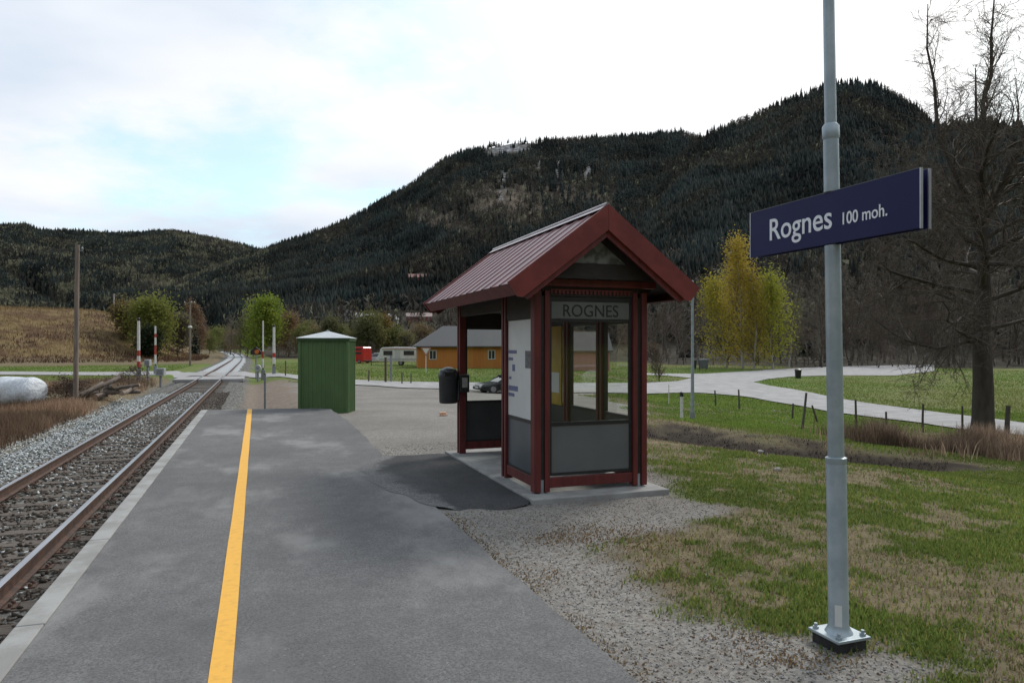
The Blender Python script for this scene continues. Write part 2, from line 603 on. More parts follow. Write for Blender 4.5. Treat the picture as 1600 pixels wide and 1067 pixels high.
# ------------------------------------------------------------------ ground sheet
def make_ground():
    front = np.arange(-64, 64.01, .125)
    rear = np.arange(66, 294.1, 4.0)
    ang = np.radians(np.concatenate([front, rear])) + YAW
    rr = np.concatenate([[.35], np.geomspace(.8, 3600, 430)])
    A, Rr = np.meshgrid(ang, rr)
    X = Rr * np.sin(A); Y = Rr * np.cos(A)
    Z = tz(X.ravel(), Y.ravel()).reshape(X.shape)
    n, m = X.shape
    V = np.stack([X, Y, Z], -1).reshape(-1, 3)
    i = np.arange(n - 1)[:, None]; j = np.arange(m)[None]
    j2 = (j + 1) % m
    Fq = np.stack([i * m + j, i * m + j2, (i + 1) * m + j2, (i + 1) * m + j], -1).reshape(-1, 4)
    Fq = Fq[:, ::-1]
    x, y, z = V[:, 0], V[:, 1], V[:, 2]
    zn = zones(x, y)
    px, py = img_xy(x, y, z)
    nz = fbm(x / 25., y / 60., 61, 4)
    snow = spots(px, py, SNOW) * sst(.36, .5, nz + .08) * (np.hypot(x, y) > 400)
    clear = spots(px, py, CLEAR) * zn['wood']
    ma = np.stack([zn['green'], zn['dry'], zn['yard'], zn['wood']], -1)
    mb = np.stack([zn['bal'], zn['mud'], np.clip(snow, 0, 1), np.clip(zn['brown'] + 0, 0, 1)], -1)
    mc = np.stack([np.clip(clear, 0, 1), sst(.4, 1, bank(x, y)), sst(30, 60, np.hypot(x, y)), sst(57, 62, y) * (np.abs(zn['d'] + .3) < 1.7)], -1)
    m_, nt, b = newmat('ground_cover')
    def att(nm):
        a = nt.nodes.new('ShaderNodeAttribute'); a.attribute_name = nm
        s = nt.nodes.new('ShaderNodeSeparateColor'); nt.links.new(a.outputs['Color'], s.inputs[0])
        return s.outputs[0], s.outputs[1], s.outputs[2], a.outputs['Alpha']
    gr, dr, ya, wo = att('mask_a'); ba, mu, sn, br = att('mask_b'); cl, bk, fa, bb = att('mask_c')
    fine = noise(nt, 38, 6, .65); mid = noise(nt, 5, 5, .6); big = noise(nt, .35, 4, .6); vbig = noise(nt, .05, 4, .6)
    vor = nt.nodes.new('ShaderNodeTexVoronoi'); vor.inputs['Scale'].default_value = 55
    nt.links.new(nt.nodes['TC'].outputs['Object'], vor.inputs['Vector'])
    vor2 = nt.nodes.new('ShaderNodeTexVoronoi'); vor2.inputs['Scale'].default_value = 17
    nt.links.new(nt.nodes['TC'].outputs['Object'], vor2.inputs['Vector'])
    def val(o):
        s = nt.nodes.new('ShaderNodeSeparateColor'); nt.links.new(o, s.inputs[0]); return s.outputs[0]
    soil = mixc(nt, ramp(nt, fine, .3, .7), (.06, .046, .033), (.13, .10, .075))
    dryc = mixc(nt, ramp(nt, mid, .3, .7), (.235, .19, .115), (.125, .10, .06))
    dryc = mixc(nt, ramp(nt, fine, .4, .75), dryc, (.12, .09, .06))
    dbank = mixc(nt, ramp(nt, big, .4, .62), (.22, .155, .075), (.11, .06, .04))
    dbank = mixc(nt, ramp(nt, mid, .45, .7), dbank, (.10, .08, .045))
    dryc = mixc(nt, bk, dryc, dbank)
    grc = mixc(nt, ramp(nt, mid, .3, .7), (.085, .13, .028), (.15, .175, .055))
    grc = mixc(nt, ramp(nt, fine, .3, .7), grc, (.045, .075, .016))
    farg = mixc(nt, ramp(nt, big, .35, .65), (.10, .175, .03), (.17, .19, .055))
    farg = mixc(nt, ramp(nt, vbig, .4, .65), farg, (.20, .185, .08))
    farg = mixc(nt, ramp(nt, mid, .3, .8), farg, (.06, .10, .02))
    grc = mixc(nt, fa, grc, farg)
    yac = mixc(nt, ramp(nt, val(vor.outputs['Color']), .1, .95), (.18, .17, .155), (.31, .295, .27))
    yac = mixc(nt, ramp(nt, big, .35, .65), yac, mixc(nt, .5, yac, (.15, .14, .13)))
    yac = mixc(nt, ramp(nt, mid, .5, .75), yac, mixc(nt, .35, yac, (.15, .105, .07)))
    bac = mixc(nt, ramp(nt, val(vor2.outputs['Color']), .1, .9), (.045, .04, .035), (.22, .22, .205))
    woc = mixc(nt, ramp(nt, big, .3, .7), (.035, .034, .025), (.065, .055, .04))
    clc = mixc(nt, ramp(nt, vbig, .35, .65), (.075, .06, .045), (.135, .108, .08))
    brc = mixc(nt, ramp(nt, mid, .3, .7), (.15, .115, .085), (.25, .21, .175))
    c = soil
    c = mixc(nt, dr, c, mixc(nt, ramp(nt, fine, .5, .8), dryc, soil)); c = mixc(nt, gr, c, grc); c = mixc(nt, ya, c, yac); c = mixc(nt, br, c, brc)
    c = mixc(nt, mu, c, mixc(nt, ramp(nt, fine, .3, .7), (.02, .016, .013), (.05, .039, .03)))
    c = mixc(nt, ba, c, mixc(nt, bb, bac, mixc(nt, ramp(nt, fine, .3, .7), (.30, .32, .33), (.46, .48, .49))))
    c = mixc(nt, wo, c, woc); c = mixc(nt, cl, c, clc)
    snz = nt.nodes.new('ShaderNodeMath'); snz.operation = 'MULTIPLY'; nt.links.new(sn, snz.inputs[0]); nt.links.new(ramp(nt, noise(nt, .11, 5, .7), .46, .60), snz.inputs[1])
    c = mixc(nt, sn, c, (.10, .095, .09)); c = mixc(nt, snz.outputs[0], c, (.32, .33, .355))
    nt.links.new(c, b.inputs['Base Color'])
    b.inputs['Roughness'].default_value = .95; b.inputs['Specular IOR Level'].default_value = .1
    bump(nt, b, noise(nt, 30, 6, .7), .5, .03)
    o = np_mesh('ground', V, Fq, m_, {'mask_a': ma, 'mask_b': mb, 'mask_c': mc}, smooth=True)
    tag(o, 'valley floor with grass, gravel yard and wooded mountain slopes', kind='structure')
    return o


make_ground()

# ------------------------------------------------------------------ roads
asph_road = pm('pale_road', (.36, .355, .355), (.28, .275, .27), 1.2, .9, bmp=.3, bscale=60, spec=.2)


def strip(name, pairs, lift, mat, label, nsub=6, ncross=5):
    tops = [T(px, a) for px, a, b in pairs]; bots = [T(px, b) for px, a, b in pairs]
    rows = []
    for k in range(len(pairs) - 1):
        for s in range(nsub):
            t = s / nsub
            rows.append([tuple(tops[k][i] * (1 - t) + tops[k + 1][i] * t for i in (0, 1)), tuple(bots[k][i] * (1 - t) + bots[k + 1][i] * t for i in (0, 1))])
    rows.append([tops[-1][:2], bots[-1][:2]])
    P = np.array(rows)
    tt = np.linspace(0, 1, ncross)
    G = P[:, 0][:, None] * (1 - tt[None, :, None]) + P[:, 1][:, None] * tt[None, :, None]
    X = G[..., 0]; Y = G[..., 1]
    Z = tz(X.ravel(), Y.ravel()).reshape(X.shape) + lift + .03 * (1 - (2 * tt[None] - 1) ** 2)
    n, m = X.shape
    V = np.stack([X, Y, Z], -1).reshape(-1, 3)
    i = np.arange(n - 1)[:, None]; j = np.arange(m - 1)[None]
    Fq = np.stack([i * m + j, i * m + j + 1, (i + 1) * m + j + 1, (i + 1) * m + j], -1).reshape(-1, 4)
    o = np_mesh(name, V, Fq, mat, smooth=True)
    tag(o, label, kind='structure')
    return o


MAIN = [(-300, 580.5, 584.5), (0, 581, 586), (150, 582, 587), (300, 582.5, 588), (345, 583, 588.5), (400, 584, 591), (480, 588.5, 596), (555, 594, 602), (620, 597, 606),
        (690, 598, 608), (800, 599, 612), (900, 599, 614), (1010, 599, 616), (1060, 596, 614.5)]
BR_A = [(1060, 596, 614.5), (1085, 590.5, 614.5), (1100, 588, 615), (1150, 590, 619), (1175, 597, 622), (1200, 603, 627), (1250, 611, 635), (1300, 621, 645), (1350, 630, 651), (1425, 640, 660),
        (1505, 650, 672), (1600, 662, 682), (1800, 687, 708)]
BR_B = [(1000, 583.5, 586), (1040, 584, 587.2), (1080, 584.5, 591), (1100, 584.5, 589), (1140, 582, 591), (1176, 580, 598), (1200, 578, 592.5), (1240, 576, 588.5), (1300, 573, 587), (1400, 571, 587), (1460, 570, 580)]
strip('road', MAIN, .05, asph_road, 'pale gravel road over the level crossing')
strip('road', BR_A, .054, asph_road, 'pale road bending away to the right past the large bare tree')
strip('road', BR_B, .046, asph_road, 'pale side road in front of the yellow birches')

# ------------------------------------------------------------------ platform
def asphalt(name, c1, c2, c3, stain, fade=None):
    m, nt, b = newmat(name)
    f = noise(nt, 70, 5, .75); g = noise(nt, .9, 6, .62, stretch=(1, .5, 1)); h = noise(nt, 4, 5, .65); k = noise(nt, .4, 4, .55)
    tcn = nt.nodes['TC']
    vo = nt.nodes.new('ShaderNodeTexVoronoi'); vo.inputs['Scale'].default_value = 95; nt.links.new(tcn.outputs['Object'], vo.inputs['Vector'])
    sp = nt.nodes.new('ShaderNodeSeparateColor'); nt.links.new(vo.outputs['Color'], sp.inputs[0])
    c = mixc(nt, ramp(nt, sp.outputs[0], .05, .98), c1, c2)
    c = mixc(nt, .45, c, mixc(nt, ramp(nt, f, .38, .62), c1, c2))
    c = mixc(nt, ramp(nt, h, .35, .75), c, mixc(nt, .45, c, c3))
    c = mixc(nt, ramp(nt, g, .49, .66), c, mixc(nt, .75, c, stain))
    c = mixc(nt, ramp(nt, k, .42, .62), c, mixc(nt, .42, c, c3))
    # tiny pale grit
    vg = nt.nodes.new('ShaderNodeTexVoronoi'); vg.inputs['Scale'].default_value = 13; nt.links.new(tcn.outputs['Object'], vg.inputs['Vector'])
    lt = nt.nodes.new('ShaderNodeMath'); lt.operation = 'LESS_THAN'; lt.inputs[1].default_value = .085; nt.links.new(vg.outputs['Distance'], lt.inputs[0])
    c = mixc(nt, lt.outputs[0], c, mixc(nt, .45, c, (.30, .28, .26)))
    if fade:
        at = nt.nodes.new('ShaderNodeAttribute'); at.attribute_name = 'wear'
        am = nt.nodes.new('ShaderNodeMath'); am.operation = 'ADD'; nt.links.new(at.outputs['Fac'], am.inputs[0])
        hs = nt.nodes.new('ShaderNodeMath'); hs.operation = 'MULTIPLY_ADD'; hs.inputs[1].default_value = 1.6; hs.inputs[2].default_value = -.8; nt.links.new(noise(nt, 2.2, 6, .65), hs.inputs[0]); nt.links.new(hs.outputs[0], am.inputs[1])
        base = mixc(nt, ramp(nt, sp.outputs[0], .05, .98), fade[0], fade[1])
        c = mixc(nt, ramp(nt, am.outputs[0], .25, .75), base, c)
    nt.links.new(c, b.inputs['Base Color'])
    b.inputs['Roughness'].default_value = .85; b.inputs['Specular IOR Level'].default_value = .25
    bump(nt, b, f, .5, .006)
    MATS[name] = m
    return m


AS1, AS2 = (.085, .084, .085), (.205, .203, .20)
asph = asphalt('worn_asphalt', AS1, AS2, (.085, .084, .086), (.26, .257, .25))
asph_new = asphalt('dark_asphalt', (.03, .03, .031), (.085, .084, .085), (.035, .035, .036), (.09, .09, .09), fade=(AS1, AS2))
conc = pm('pale_concrete', (.34, .34, .33), (.25, .245, .235), 3, .9, bmp=.25, bscale=40, spec=.2)
ys = np.linspace(-25, 19.1, 90)
mb = MB()
edge = [(float(plat_right(y)) + .025 * random.uniform(-1, 1), float(y)) for y in ys]
edge += [(1.86, 19.45), (1.55, 19.75), (.8, 19.95), (-1.2, 20.2)]
poly = [(-1.2, -25)] + edge
mb.prism(poly, 2, -1.3, 0)
platform = mb.build('platform', asph)
tag(platform, 'grey asphalt railway platform', kind='structure')
mb = MB()
y = -25.0
while y < 20.1:
    mb.box(-1.36, -1.205, y, min(y + 1.99, 20.2), -1.25, .006); y += 2.0
mb.build('edge_kerb', conc, platform, bevel=.008)
yel = pm('yellow_line_paint', (.78, .42, .07), (.62, .33, .07), 18, .7, bmp=.2, bscale=150, spec=.3, lo=.45, hi=.8)
mb = MB()
for k in range(60):
    y0 = -10 + k * .5
    if y0 + .5 > 20.06: break
    a = .0015 * math.sin(k * 1.3); b_ = .0015 * math.sin((k + 1) * 1.3)
    mb.add([(-.228 + a, y0, .004), (-.115 + a, y0, .004), (-.115 + b_, y0 + .5, .004), (-.228 + b_, y0 + .5, .004)], [(0, 1, 2, 3)])
mb.build('safety_line', yel, platform)
# ramp of newer asphalt to the shelter
_ya = np.linspace(7.0, 10.9, 40); _t = np.linspace(0, 1, 24)
_x0 = np.interp(_ya, [7.0, 7.3, 8.6, 10, 10.5, 10.9], [2.0, 1.72, 1.35, 1.35, 1.5, 1.85]) + .03 * np.sin(_ya * 9)
_x1 = np.interp(_ya, [7.0, 7.12, 8.5, 10.9], [2.5, 2.775, 2.80, 2.82])
_X = _x0[:, None] * (1 - _t) + _x1[:, None] * _t; _Y = np.repeat(_ya[:, None], 24, 1) + .02 * np.sin(_X * 13)
_w = np.clip((_X - _x0[:, None]) / .55, 0, 1) * np.clip((11.1 - _Y) / .5, 0, 1)
_w[_X > 1.95] = np.maximum(_w, .8)[_X > 1.95]
_Z = .004 + 0 * _X; _Z[0][_X[0] > 1.9] = -.028; _Z[1][_X[1] > 1.9] = -.012; _Z[-1][_X[-1] > 1.95] = -.06
_V = np.stack([_X, _Y, _Z], -1).reshape(-1, 3)
_i = np.arange(39)[:, None]; _j = np.arange(23)[None]
_F = np.stack([_i * 24 + _j, _i * 24 + _j + 1, (_i + 1) * 24 + _j + 1, (_i + 1) * 24 + _j], -1).reshape(-1, 4)
_o = np_mesh('path', _V, _F, asph_new, {'wear': np.repeat(_w.reshape(-1, 1), 3, 1)})
tag(_o, 'dark strip of newer asphalt leading to the shelter', kind='structure')

# ------------------------------------------------------------------ railway track
rust = pm('rusty_rail', (.105, .058, .04), (.06, .036, .028), 9, .75, bmp=.2, bscale=60)
shiny = pm('rail_head', (.42, .42, .44), (.30, .30, .32), 12, .28, metal=.9, stretch=(1, .05, 1))
oldwood = pm('sleeper_wood', (.075, .058, .045), (.13, .11, .092), 7, .9, bmp=.5, bscale=30, stretch=(.15, 3, 1))
ry = np.concatenate([np.arange(-12, 100, 4.0), np.arange(100, 540, 8.0)])
tk = thing('railway_track', 'single railway track with rusty rails curving away to the left', 'railway track', (0, 0, 0))


def rail_mesh(off):
    prof = [(-.065, -.172), (.065, -.172), (.065, -.160), (.012, -.145), (.012, -.045), (.036, -.035), (.036, -.004), (.028, 0), (-.028, 0), (-.036, -.004), (-.036, -.035), (-.012, -.045), (-.012, -.145), (-.065, -.160)]
    m = MB(); n = len(prof)
    vs = []
    for yy in ry:
        tx = float(track_x(yy)) + off
        for a, b_ in prof: vs.append((tx + a, yy, -.555 + b_))
    o = 0; m.v = vs
    for i in range(len(ry) - 1):
        for k in range(n):
            k2 = (k + 1) % n
            m.f.append([i * n + k, i * n + k2, (i + 1) * n + k2, (i + 1) * n + k]); m.mi.append(1 if k in (6, 7, 8) else 0)
    return m


rail_mesh(.75).build('rail', [rust, shiny], tk, smooth=False)
rail_mesh(-.75).build('rail', [rust, shiny], tk, smooth=False)
sm = MB(); sm.m = 0
sm.box(-1.3, 1.3, -.12, .12, -.15, 0)
sm.m = 1
for s in (-.75, .75):
    sm.box(s - .17, s + .17, -.08, .08, -.01, .012)
    for q in (-.12, .12):
        sm.lathe([(.02, .012), (.02, .035), (.012, .045)], 6, (s + q, .045)); sm.lathe([(.02, .012), (.02, .035), (.012, .045)], 6, (s + q, -.045))
sl = None
rest = MB()
for k in range(180):
    yy = 1.0 + k * .62
    tx = float(track_x(yy)); rz = random.uniform(-.012, .012)
    zz = -.752 + random.uniform(-.008, .006)
    if k < 98:
        if sl is None:
            sl = sm.build('sleeper', [oldwood, rust], tk, loc=(tx, yy, zz))
        else:
            o = sl.copy(); COL.objects.link(o); o.parent = tk; o.location = (tx, yy, zz); o.rotation_euler.z = rz
    else:
        rest.box(tx - 1.3, tx + 1.3, yy - .12, yy + .12, zz - .17, zz - .03)
tag(rest.build('sleeper', oldwood, tk), kind='stuff')
# timber deck of the level crossing
mb = MB()
for a, b_ in ((-3.02 - .66, -3.02 + .66), (-3.02 - 2.2, -3.02 - .80), (-3.02 + .80, -3.02 + 2.2)):
    mb.box(a, b_, 51.6, 56.4, -.75, -.562)
tag(mb.build('road', asph_road, bevel=.01), 'level crossing deck between the rails', kind='structure')

# ------------------------------------------------------------------ stones (ballast and gravel)
stone_m = attr_mat('stone', rough=.9)
_oct = np.array([(1, 0, 0), (-1, 0, 0), (0, 1, 0), (0, -1, 0), (0, 0, 1), (0, 0, -1)], float)
_octf = np.array([(0, 2, 4), (2, 1, 4), (1, 3, 4), (3, 0, 4), (2, 0, 5), (1, 2, 5), (3, 1, 5), (0, 3, 5)])


def scatter_stones(name, X, Y, Z, S, C, label):
    n = len(X)
    a = RNG.uniform(0, 2 * PI, n); b_ = RNG.uniform(-.6, .6, n)
    B = np.repeat(_oct[None], n, 0) * (1 + RNG.uniform(-.35, .35, (n, 6, 1)))
    B = B + RNG.uniform(-.25, .25, (n, 6, 3))
    B *= RNG.uniform(.6, 1.2, (n, 1, 3)) * S[:, None, None]
    B[:, :, 2] *= .75
    ca, sa = np.cos(a)[:, None], np.sin(a)[:, None]
    x = B[:, :, 0] * ca - B[:, :, 1] * sa; y = B[:, :, 0] * sa + B[:, :, 1] * ca; z = B[:, :, 2]
    cb, sb = np.cos(b_)[:, None], np.sin(b_)[:, None]
    x, z = x * cb - z * sb, x * sb + z * cb
    V = np.stack([x + X[:, None], y + Y[:, None], z + Z[:, None]], -1).reshape(-1, 3)
    Ff = (np.arange(n)[:, None, None] * 6 + _octf[None]).reshape(-1, 3)
    o = np_mesh(name, V, Ff, stone_m, np.repeat(C, 6, 0))
    tag(o, label, kind='stuff')
    return o


n = 52000
yy = 2.0 + 38 * RNG.random(n) ** 1.35
d = RNG.uniform(-3.3, 1.72, n)
xx = track_x(yy) + d
keep = ~((np.abs(d) < 1.3) & ((np.abs(((yy - 1.0) / .62 + .5) % 1 - .5) * .62) < .125) & (RNG.random(n) < .74))
keep &= ~((np.abs(np.abs(d) - .75) < .085) & (RNG.random(n) < .93))
keep &= ~((np.abs(yy - 54) < 3))
yy, d, xx = yy[keep], d[keep], xx[keep]
zz = tz(xx, yy) + RNG.uniform(-.012, .022, len(xx))
t = RNG.random((len(xx), 1))
pale = fbm(d * .9 + 3, yy * .35, 31, 3)
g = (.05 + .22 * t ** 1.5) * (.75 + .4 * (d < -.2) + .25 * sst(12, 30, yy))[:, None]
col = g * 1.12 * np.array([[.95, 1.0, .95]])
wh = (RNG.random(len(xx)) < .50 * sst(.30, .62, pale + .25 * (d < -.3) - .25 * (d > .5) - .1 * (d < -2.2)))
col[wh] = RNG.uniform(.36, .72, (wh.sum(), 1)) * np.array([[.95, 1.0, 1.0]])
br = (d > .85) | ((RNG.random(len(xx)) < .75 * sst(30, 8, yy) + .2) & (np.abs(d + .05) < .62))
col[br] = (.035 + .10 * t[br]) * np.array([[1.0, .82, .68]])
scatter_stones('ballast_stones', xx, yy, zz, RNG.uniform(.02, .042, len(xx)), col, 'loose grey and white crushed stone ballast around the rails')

n = 60000
yy = 2.2 + 10 * RNG.random(n) ** 1.6
xx = RNG.uniform(1.6, 6.2, n)
zn = zones(xx, yy)
keep = (xx > plat_right(yy) + .03) & (RNG.random(n) < .06 + zn['yard'] * .95) & ~((xx > 2.76) & (xx < 4.48) & (yy > 7.08) & (yy < 10.9)) & ~((xx < 2.78) & (yy > 7.0) & (yy < 10.9))
keep &= RNG.random(n) < np.clip(7.5 / np.maximum(yy, 3) , 0, 1)
xx, yy = xx[keep], yy[keep]
zz = tz(xx, yy) + RNG.uniform(-.003, .004, len(xx))
t = RNG.random((len(xx), 1))
col = (.15 + .20 * t ** 1.2) * np.array([[1.0, .955, .90]])
br = RNG.random(len(xx)) < .15
col[br] *= np.array([[.8, .6, .45]])
scatter_stones('gravel_stones', xx, yy, zz, RNG.uniform(.004, .0105, len(xx)), col, 'loose pale gravel beside the platform and shelter')

# ------------------------------------------------------------------ grass
grass_m = attr_mat('grass_blade', rough=.7, spec=.15, sub=.35)


def blades(name, X, Y, H, Wd, C, label, lean=.5, sink=.01):
    n = len(X)
    Z = tz(X, Y) - sink
    a = RNG.uniform(0, 2 * PI, n); la = RNG.uniform(0, 2 * PI, n); ll = RNG.uniform(.1, 1, n) * lean
    dx, dy = np.cos(a) * Wd / 2, np.sin(a) * Wd / 2
    lx, ly = np.cos(la) * ll * H, np.sin(la) * ll * H
    mx, my = lx * .35, ly * .35
    up = np.sqrt(np.maximum(.15, 1 - ll ** 2 * .8))
    V = np.stack([
        np.stack([X - dx, Y - dy, Z], -1), np.stack([X + dx, Y + dy, Z], -1),
        np.stack([X + mx + dx * .7, Y + my + dy * .7, Z + H * .6 * up], -1), np.stack([X + mx - dx * .7, Y + my - dy * .7, Z + H * .6 * up], -1),
        np.stack([X + lx, Y + ly, Z + H * up], -1)], 1).reshape(-1, 3)
    b0 = np.arange(n)[:, None] * 5
    Ff = np.concatenate([b0 + np.array([[0, 1, 2]]), b0 + np.array([[0, 2, 3]]), b0 + np.array([[3, 2, 4]])], 0)
    o = np_mesh(name, V, Ff, grass_m, np.repeat(C, 5, 0))
    tag(o, label, kind='stuff')
    return o


def polar_pts(n, r0, r1, a0, a1, p=1.0):
    """points spread so that nearer ground gets more of them"""
    u = RNG.random(n)
    r = r0 * (r1 / r0) ** (u ** p)
    a = np.arctan((RNG.uniform(a0, a1, n) - 800) / F) + YAW
    return r * np.sin(a), r * np.cos(a)


X, Y = polar_pts(520000, 3.0, 46, 850, 1750)
zn = zones(X, Y)
r = np.hypot(X, Y)
okp = (X > plat_right(Y) + .06) & (RNG.random(len(X)) > zn['yard'] * 1.15) & (zn['wood'] < .2)
okp &= ~((X > 2.7) & (X < 4.55) & (Y > 7.0) & (Y < 11))
ts = 1 + r * .10
kg = okp & (RNG.random(len(X)) < zn['green'] * .95 * np.clip(1 - 1.6 * zn['mud'], 0, 1))
kd = okp & ~kg & (RNG.random(len(X)) < zn['dry'] * (.05 + .24 * sst(.38, .62, zn['n2'])) * np.clip(1 - 1.5 * zn['mud'], 0, 1))
def roadcut(X, Y):
    """keeps the verge free of blades where the road lies"""
    z = tz(X, Y)
    px, py = img_xy(X, Y, z)
    A_ = np.array(BR_A + [], float); M_ = np.array(MAIN, float)
    top = np.where(px < 1060, np.interp(px, M_[:, 0], M_[:, 1]), np.interp(px, A_[:, 0], A_[:, 1]))
    bot = np.where(px < 1060, np.interp(px, M_[:, 0], M_[:, 2]), np.interp(px, A_[:, 0], A_[:, 2]))
    return ~((py > top - 1) & (py < bot + 1.0))
rc = roadcut(X, Y)
kg &= rc; kd &= rc
t = RNG.random((kg.sum(), 1))
pn = fbm(X[kg] * .8, Y[kg] * .8, 41, 3)[:, None]
cg = (np.array([[.09, .14, .027]]) * (1 - t) + np.array([[.25, .305, .08]]) * t) * (.62 + .8 * pn)
vg = ((X[kg] * .45 + Y[kg]) > 24.2) & (X[kg] > 6)
cg[vg] = cg[vg] * np.array([[.95, 1.08, .9]])
ye = RNG.random(len(cg)) < .12
cg[ye] = cg[ye] * np.array([[1.7, 1.15, 1.5]])
hg = RNG.uniform(.014, .05, kg.sum()) * (1 + .03 * r[kg]) * (.6 + .8 * pn[:, 0])
blades('grass', X[kg], Y[kg], hg, RNG.uniform(.005, .010, kg.sum()) * ts[kg], cg, 'short green grass in patches on the slope by the sign post')
t = RNG.random((kd.sum(), 1))
cd = np.array([[.17, .12, .075]]) * (1 - t) + np.array([[.47, .38, .26]]) * t
blades('dry_grass', X[kd], Y[kd], RNG.uniform(.015, .06, kd.sum()) * (1 + .02 * r[kd]), RNG.uniform(.004, .008, kd.sum()) * ts[kd], cd, 'short straw coloured dead grass between the green patches', lean=.95)

X, Y = polar_pts(150000, 42, 112, -150, 1760, .8)
zn2 = zones(X, Y); ipx, ipy = img_xy(X, Y, tz(X, Y)); B_ = np.array(BR_B, float)
onb = (ipx > 1000) & (ipx < 1460) & (ipy > np.interp(ipx, B_[:, 0], B_[:, 1]) - .5) & (ipy < np.interp(ipx, B_[:, 0], B_[:, 2]) + .7)
k = (zn2['green'] > .35) & (zn2['wood'] < .3) & roadcut(X, Y) & ~onb & (np.abs(X - track_x(Y)) > 5) & (zn2['yard'] < .2)
X, Y = X[k], Y[k]
t = RNG.random((len(X), 1)); pn = sst(.3, .7, fbm(X / 5., Y / 5., 55, 3))[:, None]; p2 = sst(.45, .75, fbm(X / 17., Y / 17., 56, 3))[:, None]
cg = (np.array([[.085, .15, .025]]) * (1 - t) + np.array([[.19, .25, .06]]) * t) * (.7 + .5 * pn)
cg = cg * (1 - .6 * p2) + np.array([[.27, .25, .11]]) * .6 * p2
blades('meadow_grass', X, Y, RNG.uniform(.03, .11, len(X)) * (.6 + .9 * pn[:, 0]), RNG.uniform(.03, .09, len(X)), cg, 'short yellowish green grass of the far meadow and lawn', lean=.7)

# tall dead grass by the big tree and along the ditch
P = []
for cx, cy, rx, ry_, k in ((1560, 728, 150, 20, 9000), (1450, 735, 110, 16, 4200), (1540, 700, 45, 12, 3200), (1350, 706, 70, 10, 2500), (1640, 715, 60, 26, 3500), (1380, 728, 50, 10, 1500)):
    px = cx + rx * RNG.normal(0, .5, k); py = cy + ry_ * RNG.normal(0, .5, k)
    for a, b_ in zip(px, py): P.append(W(a, b_, -1.35))
P = np.array(P)
kk = fbm(P[:, 0] * .8, P[:, 1] * .8, 44, 3) > .47
P = P[kk]
t = RNG.random((len(P), 1))
pn = sst(.35, .65, fbm(P[:, 0] * .7, P[:, 1] * .7, 49, 3))[:, None]
cd = (np.array([[.17, .11, .075]]) * (1 - t) + np.array([[.50, .37, .26]]) * t) * (.55 + .7 * pn)
blades('tall_dry_grass', P[:, 0], P[:, 1], RNG.uniform(.15, .8, len(P)) * (.25 + 1.2 * fbm(P[:, 0] * .5, P[:, 1] * .5, 45, 2)), RNG.uniform(.012, .024, len(P)), cd, 'tall pale dead grass around the foot of the large bare tree', lean=.55)
X, Y = polar_pts(26000, 15, 32, 1010, 1480)
dd = ditch_d(X, Y); k = (dd + 4.5 * (fbm(X * .9, Y * .9, 21, 4) - .5) + 2.0 * (fbm(X * 2.2, Y * 2.2, 24, 3) - .5) < 1.9 * RNG.uniform(.4, 1.25, len(X))) & (RNG.random(len(X)) < .8)
X, Y = X[k], Y[k]; t = RNG.random((len(X), 1))
cd = np.array([[.03, .023, .018]]) * (1 - t ** 2) + np.array([[.15, .11, .08]]) * t ** 3
blades('dead_stems', X, Y, RNG.uniform(.015, .075, len(X)), RNG.uniform(.01, .025, len(X)), cd, 'dark dead stems and soil along the shallow ditch', lean=.9)
# reddish dead reeds left of the track
P = []
for cx, cy, rx, ry_, k in ((30, 668, 130, 26, 9000), (110, 648, 80, 14, 3500), (-60, 690, 120, 40, 6000), (60, 640, 60, 8, 1800), (230, 612, 60, 10, 1800), (180, 605, 90, 7, 2600), (90, 612, 60, 8, 2200)):
    px = cx + rx * RNG.normal(0, .5, k); py = cy + ry_ * RNG.normal(0, .5, k)
    for a, b_ in zip(px, py):
        if b_ > 597: P.append(W(a, b_, -1.0))
P = np.array(P)
P = P[(P[:, 0] - track_x(P[:, 1])) < -3.1]
t = RNG.random((len(P), 1))
pn = sst(.35, .65, fbm(P[:, 0] * .5, P[:, 1] * .25, 48, 3))[:, None]
cd = (np.array([[.15, .09, .06]]) * (1 - t) + np.array([[.40, .28, .19]]) * t) * (.55 + .75 * pn)
blades('dead_reeds', P[:, 0], P[:, 1], RNG.uniform(.12, .5, len(P)) * (.4 + 1.0 * fbm(P[:, 0] * .4, P[:, 1] * .4, 46, 2)), RNG.uniform(.012, .022, len(P)), cd, 'reddish brown dead reeds and grass left of the railway', lean=.6)
# tussocks on the far fields and on the dry bank
X, Y = polar_pts(60000, 60, 175, -120, 420)
bk = bank(X, Y)
k = (bk > .2) & ((X - track_x(Y)) < -5)
X, Y = X[k], Y[k]
t = RNG.random((len(X), 1)); pn = fbm(X / 9., Y / 9., 47, 3)[:, None]
pn = sst(.35, .65, pn + .45 * (.45 - bk[k][:, None] / 9.3))
cd = (np.array([[.29, .21, .105]]) * (1 - pn) + np.array([[.105, .06, .04]]) * pn) * (.6 + .7 * t)
blades('bank_grass', X, Y, RNG.uniform(.2, .7, len(X)), RNG.uniform(.05, .12, len(X)), cd, 'dry straw and reddish scrub covering the bank across the field', lean=.7)

